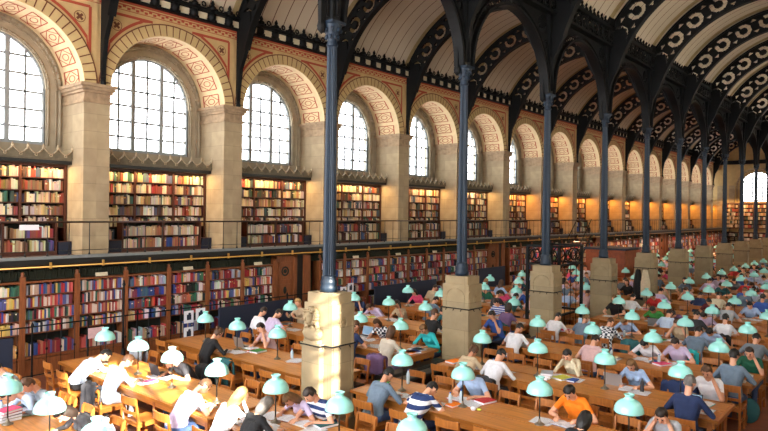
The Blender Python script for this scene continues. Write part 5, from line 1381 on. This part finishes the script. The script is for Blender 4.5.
# notice boards and posters
def board(X, Y, z0, z1, L, lab, ax='Y', col='navy'):
    t = empty('display_board', (X, Y, 0), 0, lab, 'board', 'navy display boards')
    m = MB()
    if ax == 'Y': m.box(-.03, .03, 0, L, z0, z1, 0)
    else: m.box(0, L, -.03, .03, z0, z1, 0)
    m.build('panel', [M['navy']], t)
    f = MB()
    for q in (.05, L - .05): f.box(*((-.02, .02, q - .02, q + .02) if ax == 'Y' else (q - .02, q + .02, -.02, .02)), 0, z0, 0); f.box(*((-.2, .2, q - .03, q + .03) if ax == 'Y' else (q - .03, q + .03, -.2, .2)), 0, .03, 0)
    f.build('stand', [M['iron']], t); return t
board(-6.25, 9.9, .35, 1.25, 2.6, 'long navy display screen before the bookcases next to the wooden door')
board(-6.25, 13.2, .35, 1.3, 1.6, 'navy display screen beyond the wooden door')
board(-6.25, 16.2, .35, 1.3, 3.6, 'long navy screen beside the pink-clad reader')
board(-6.3, 23.0, .35, 1.5, 2.2, 'grey-blue screen before the third pedestal')
board(-6.3, 4.35, .35, 1.15, .55, 'navy screen beside the first bookcases')
for i, (y, z) in enumerate(((9.2, 1.05), (9.2, .62), (9.55, 1.08), (15.0, 1.2), (15.35, 1.3))):
    t = empty('poster', (-6.58, y, z), 0, 'small white picture poster, %s of those fixed to the iron barrier' % ORD[i + 1], 'poster')
    m = MB(); m.box(-.005, .005, -.14, .14, -.16, .16, 0); m.build('sheet', [M['paper']], t)
    m = MB(); m.box(.005, .008, -.06, .07, -.08, .06, 0); m.ell((.006, .02, .08), (.003, .04, .03), 8, 6); m.build('picture', [M['navy']], t)
m = MB(); m.box(-.004, .004, -.18, .18, -.12, .12, 0); o = m.build('notice', [cloth('palepink')], None, (-6.55, 6.75, .98)); tag(o, 'pale pink notice sheet fixed to the iron barrier', 'notice')
m = MB(); m.box(-.004, .004, -.2, .2, -.06, .06, 0); o = m.build('notice', [M['paper']], None, (-7.0, 5.45, 3.42)); tag(o, 'white notice strip fixed to the gallery railing', 'notice')
# black radiator cases between the pedestals
for i, (x, y0, y1) in enumerate(((-.22, 9.55, 11.6), (.22, 9.55, 11.6), (-.22, 14.0, 15.6), (.22, 14.0, 15.6), (-.22, 8.35, 8.9))):
    t = empty('radiator_case', (x, y0, 0), 0, 'long black rounded radiator case, %s of those in the aisle of columns' % ORD[i + 1], 'radiator', 'black radiator cases')
    L = y1 - y0; m = MB(); pr = [(-.17, 0), (-.17, .52)] + [(-.17 + .06 - .06 * math.cos(a), .52 + .06 * math.sin(a)) for a in (.5, 1.0, 1.57)] + [(.17 - .06 + .06 * math.sin(a), .52 + .06 * math.cos(a)) for a in (0, .5, 1.0)] + [(.17, .52), (.17, 0)]
    k = len(pr); vs = [(p, 0, q) for p, q in pr] + [(p, L, q) for p, q in pr]
    m.add(vs, [tuple(range(k)), tuple(range(2 * k - 1, k - 1, -1))] + [(a, (a + 1) % k, k + (a + 1) % k, k + a) for a in range(k)], 0); m.build('casing', [M['black']], t)
    g = MB()
    for q in range(5): g.box(-.12, .12, -.012, 0, .08 + .09 * q, .11 + .09 * q, 0)
    g.build('grille', [M['shaft']], t)
# black iron cage beside the third pedestal
x0, x1, y0, y1, zt = -.95, .05, 17.1, 18.7, 2.95
t = empty('iron_cage', ((x0 + x1) / 2, (y0 + y1) / 2, 0), 0, 'tall black iron lift cage with scrolled frieze beside the third pedestal', 'cage')
hx, hy = (x1 - x0) / 2, (y1 - y0) / 2
for a in (-1, 1):
    for c in (-1, 1):
        m = MB(); m.box(a * hx - .04, a * hx + .04, c * hy - .04, c * hy + .04, 0, zt, 0); m.build('post', [M['iron']], t)
for z in (zt - .06, zt - .6, .9):
    m = MB()
    for a in (-1, 1): m.box(a * hx - .03, a * hx + .03, -hy, hy, z, z + .06, 0); m.box(-hx, hx, a * hy - .03, a * hy + .03, z, z + .06, 0)
    m.build('crossbar', [M['iron']], t)
for a in (-1, 1):
    m = MB()
    for q in (-.6, -.2, .2, .6): m.torus((a * hx, q * hy * 1.2, zt - .3), .16, .02, 'X', 12, 5, 0); 
    for q in (-.5, .5): m.torus((q * hx, a * hy, zt - .3), .18, .02, 'Y', 12, 5, 0)
    m.build('scroll_pattern', [M['iron']], t)
m = MB()
for q in (-.5, 0, .5):
    m.box(-hx - .008, -hx + .008, q * hy - .008, q * hy + .008, 0, zt - .5, 0); m.box(hx - .008, hx + .008, q * hy - .008, q * hy + .008, 0, zt - .5, 0)
m.build('bars', [M['iron']], t)
# reception enclosure and gallery stairs
t = empty('reception_desk', (-4.1, 32.4, 0), 0, 'reddish-brown wooden reception enclosure with a navy top beyond the fourth pedestal', 'desk')
m = MB(); m.box(-1.0, 1.0, -1, 1, 0, 2.1, 0)
for i in range(4): m.box(-1.0 + .65 * i, -.95 + .65 * i, -1.03, -1, .1, 2.0, 0)
for z in (.1, 1.0, 1.96): m.box(-1.0, 1.0, -1.03, -1, z, z + .05, 0); m.box(1.0, 1.03, -1, 1, z, z + .05, 0)
m.build('panelling', [M['redwood']], t)
m = MB(); m.box(-1.08, 1.08, -1.08, 1.08, 2.1, 2.2, 0); m.build('top', [M['navy']], t)
for i, (ys, lab) in enumerate(((31.5, 'iron staircase rising to the gallery railing beyond the third column'), (71.0, 'far iron staircase in the corner by the end wall'))):
    t = empty('gallery_stair', (-6.55, ys, 0), 0, lab, 'staircase', 'iron staircases to the gallery'); n = 15
    m = MB(); 
    for k in range(n): m.box(-.4, .4, .26 * k * .8, .26 * k * .8 + .26, 2.7 * (k + 1) / n - .03, 2.7 * (k + 1) / n, 0)
    m.build('treads', [M['gallerywood']], t)
    for s in (-1, 1):
        m = MB(); m.tube((s * .42, 0, .9), (s * .42, 3.1, 3.6), .025, .025, 6); m.tube((s * .42, 0, .05), (s * .42, 3.1, 2.7), .05, .05, 6)
        for k in range(8): m.tube((s * .42, .4 * k, .1 + .348 * k), (s * .42, .4 * k, .95 + .348 * k), .01, .01, 5)
        m.build('banister', [M['iron']], t)
WORLD, SUN, EXPO = 8.8, 44.0, -0.03

# ------------------------------------------------------------------ light
w = bpy.data.worlds.new('sky'); SC.world = w; w.use_nodes = True
bg = w.node_tree.nodes['Background']; bg.inputs[0].default_value = (.93, .96, 1, 1); bg.inputs[1].default_value = WORLD
sun = bpy.data.lights.new('sun', 'SUN'); sun.energy = SUN; sun.angle = math.radians(.6); sun.color = (1, .93, .80)
so = bpy.data.objects.new('sun', sun); COL.objects.link(so)
d = Vector((-1, .30, -.53)).normalized(); so.rotation_euler = d.to_track_quat('-Z', 'Y').to_euler(); so.location = (20, 0, 15)
vs_ = SC.view_settings; SC.display_settings.display_device = 'sRGB'; vs_.view_transform = 'Standard'; vs_.look = 'None'; vs_.gamma = 1; vs_.exposure = EXPO; vs_.use_curve_mapping = False
SC.cycles.use_denoising = True; SC.cycles.max_bounces = 8; SC.cycles.diffuse_bounces = 5; SC.cycles.transparent_max_bounces = 8; SC.cycles.caustics_reflective = False; SC.cycles.caustics_refractive = False; SC.cycles.sample_clamp_indirect = 8
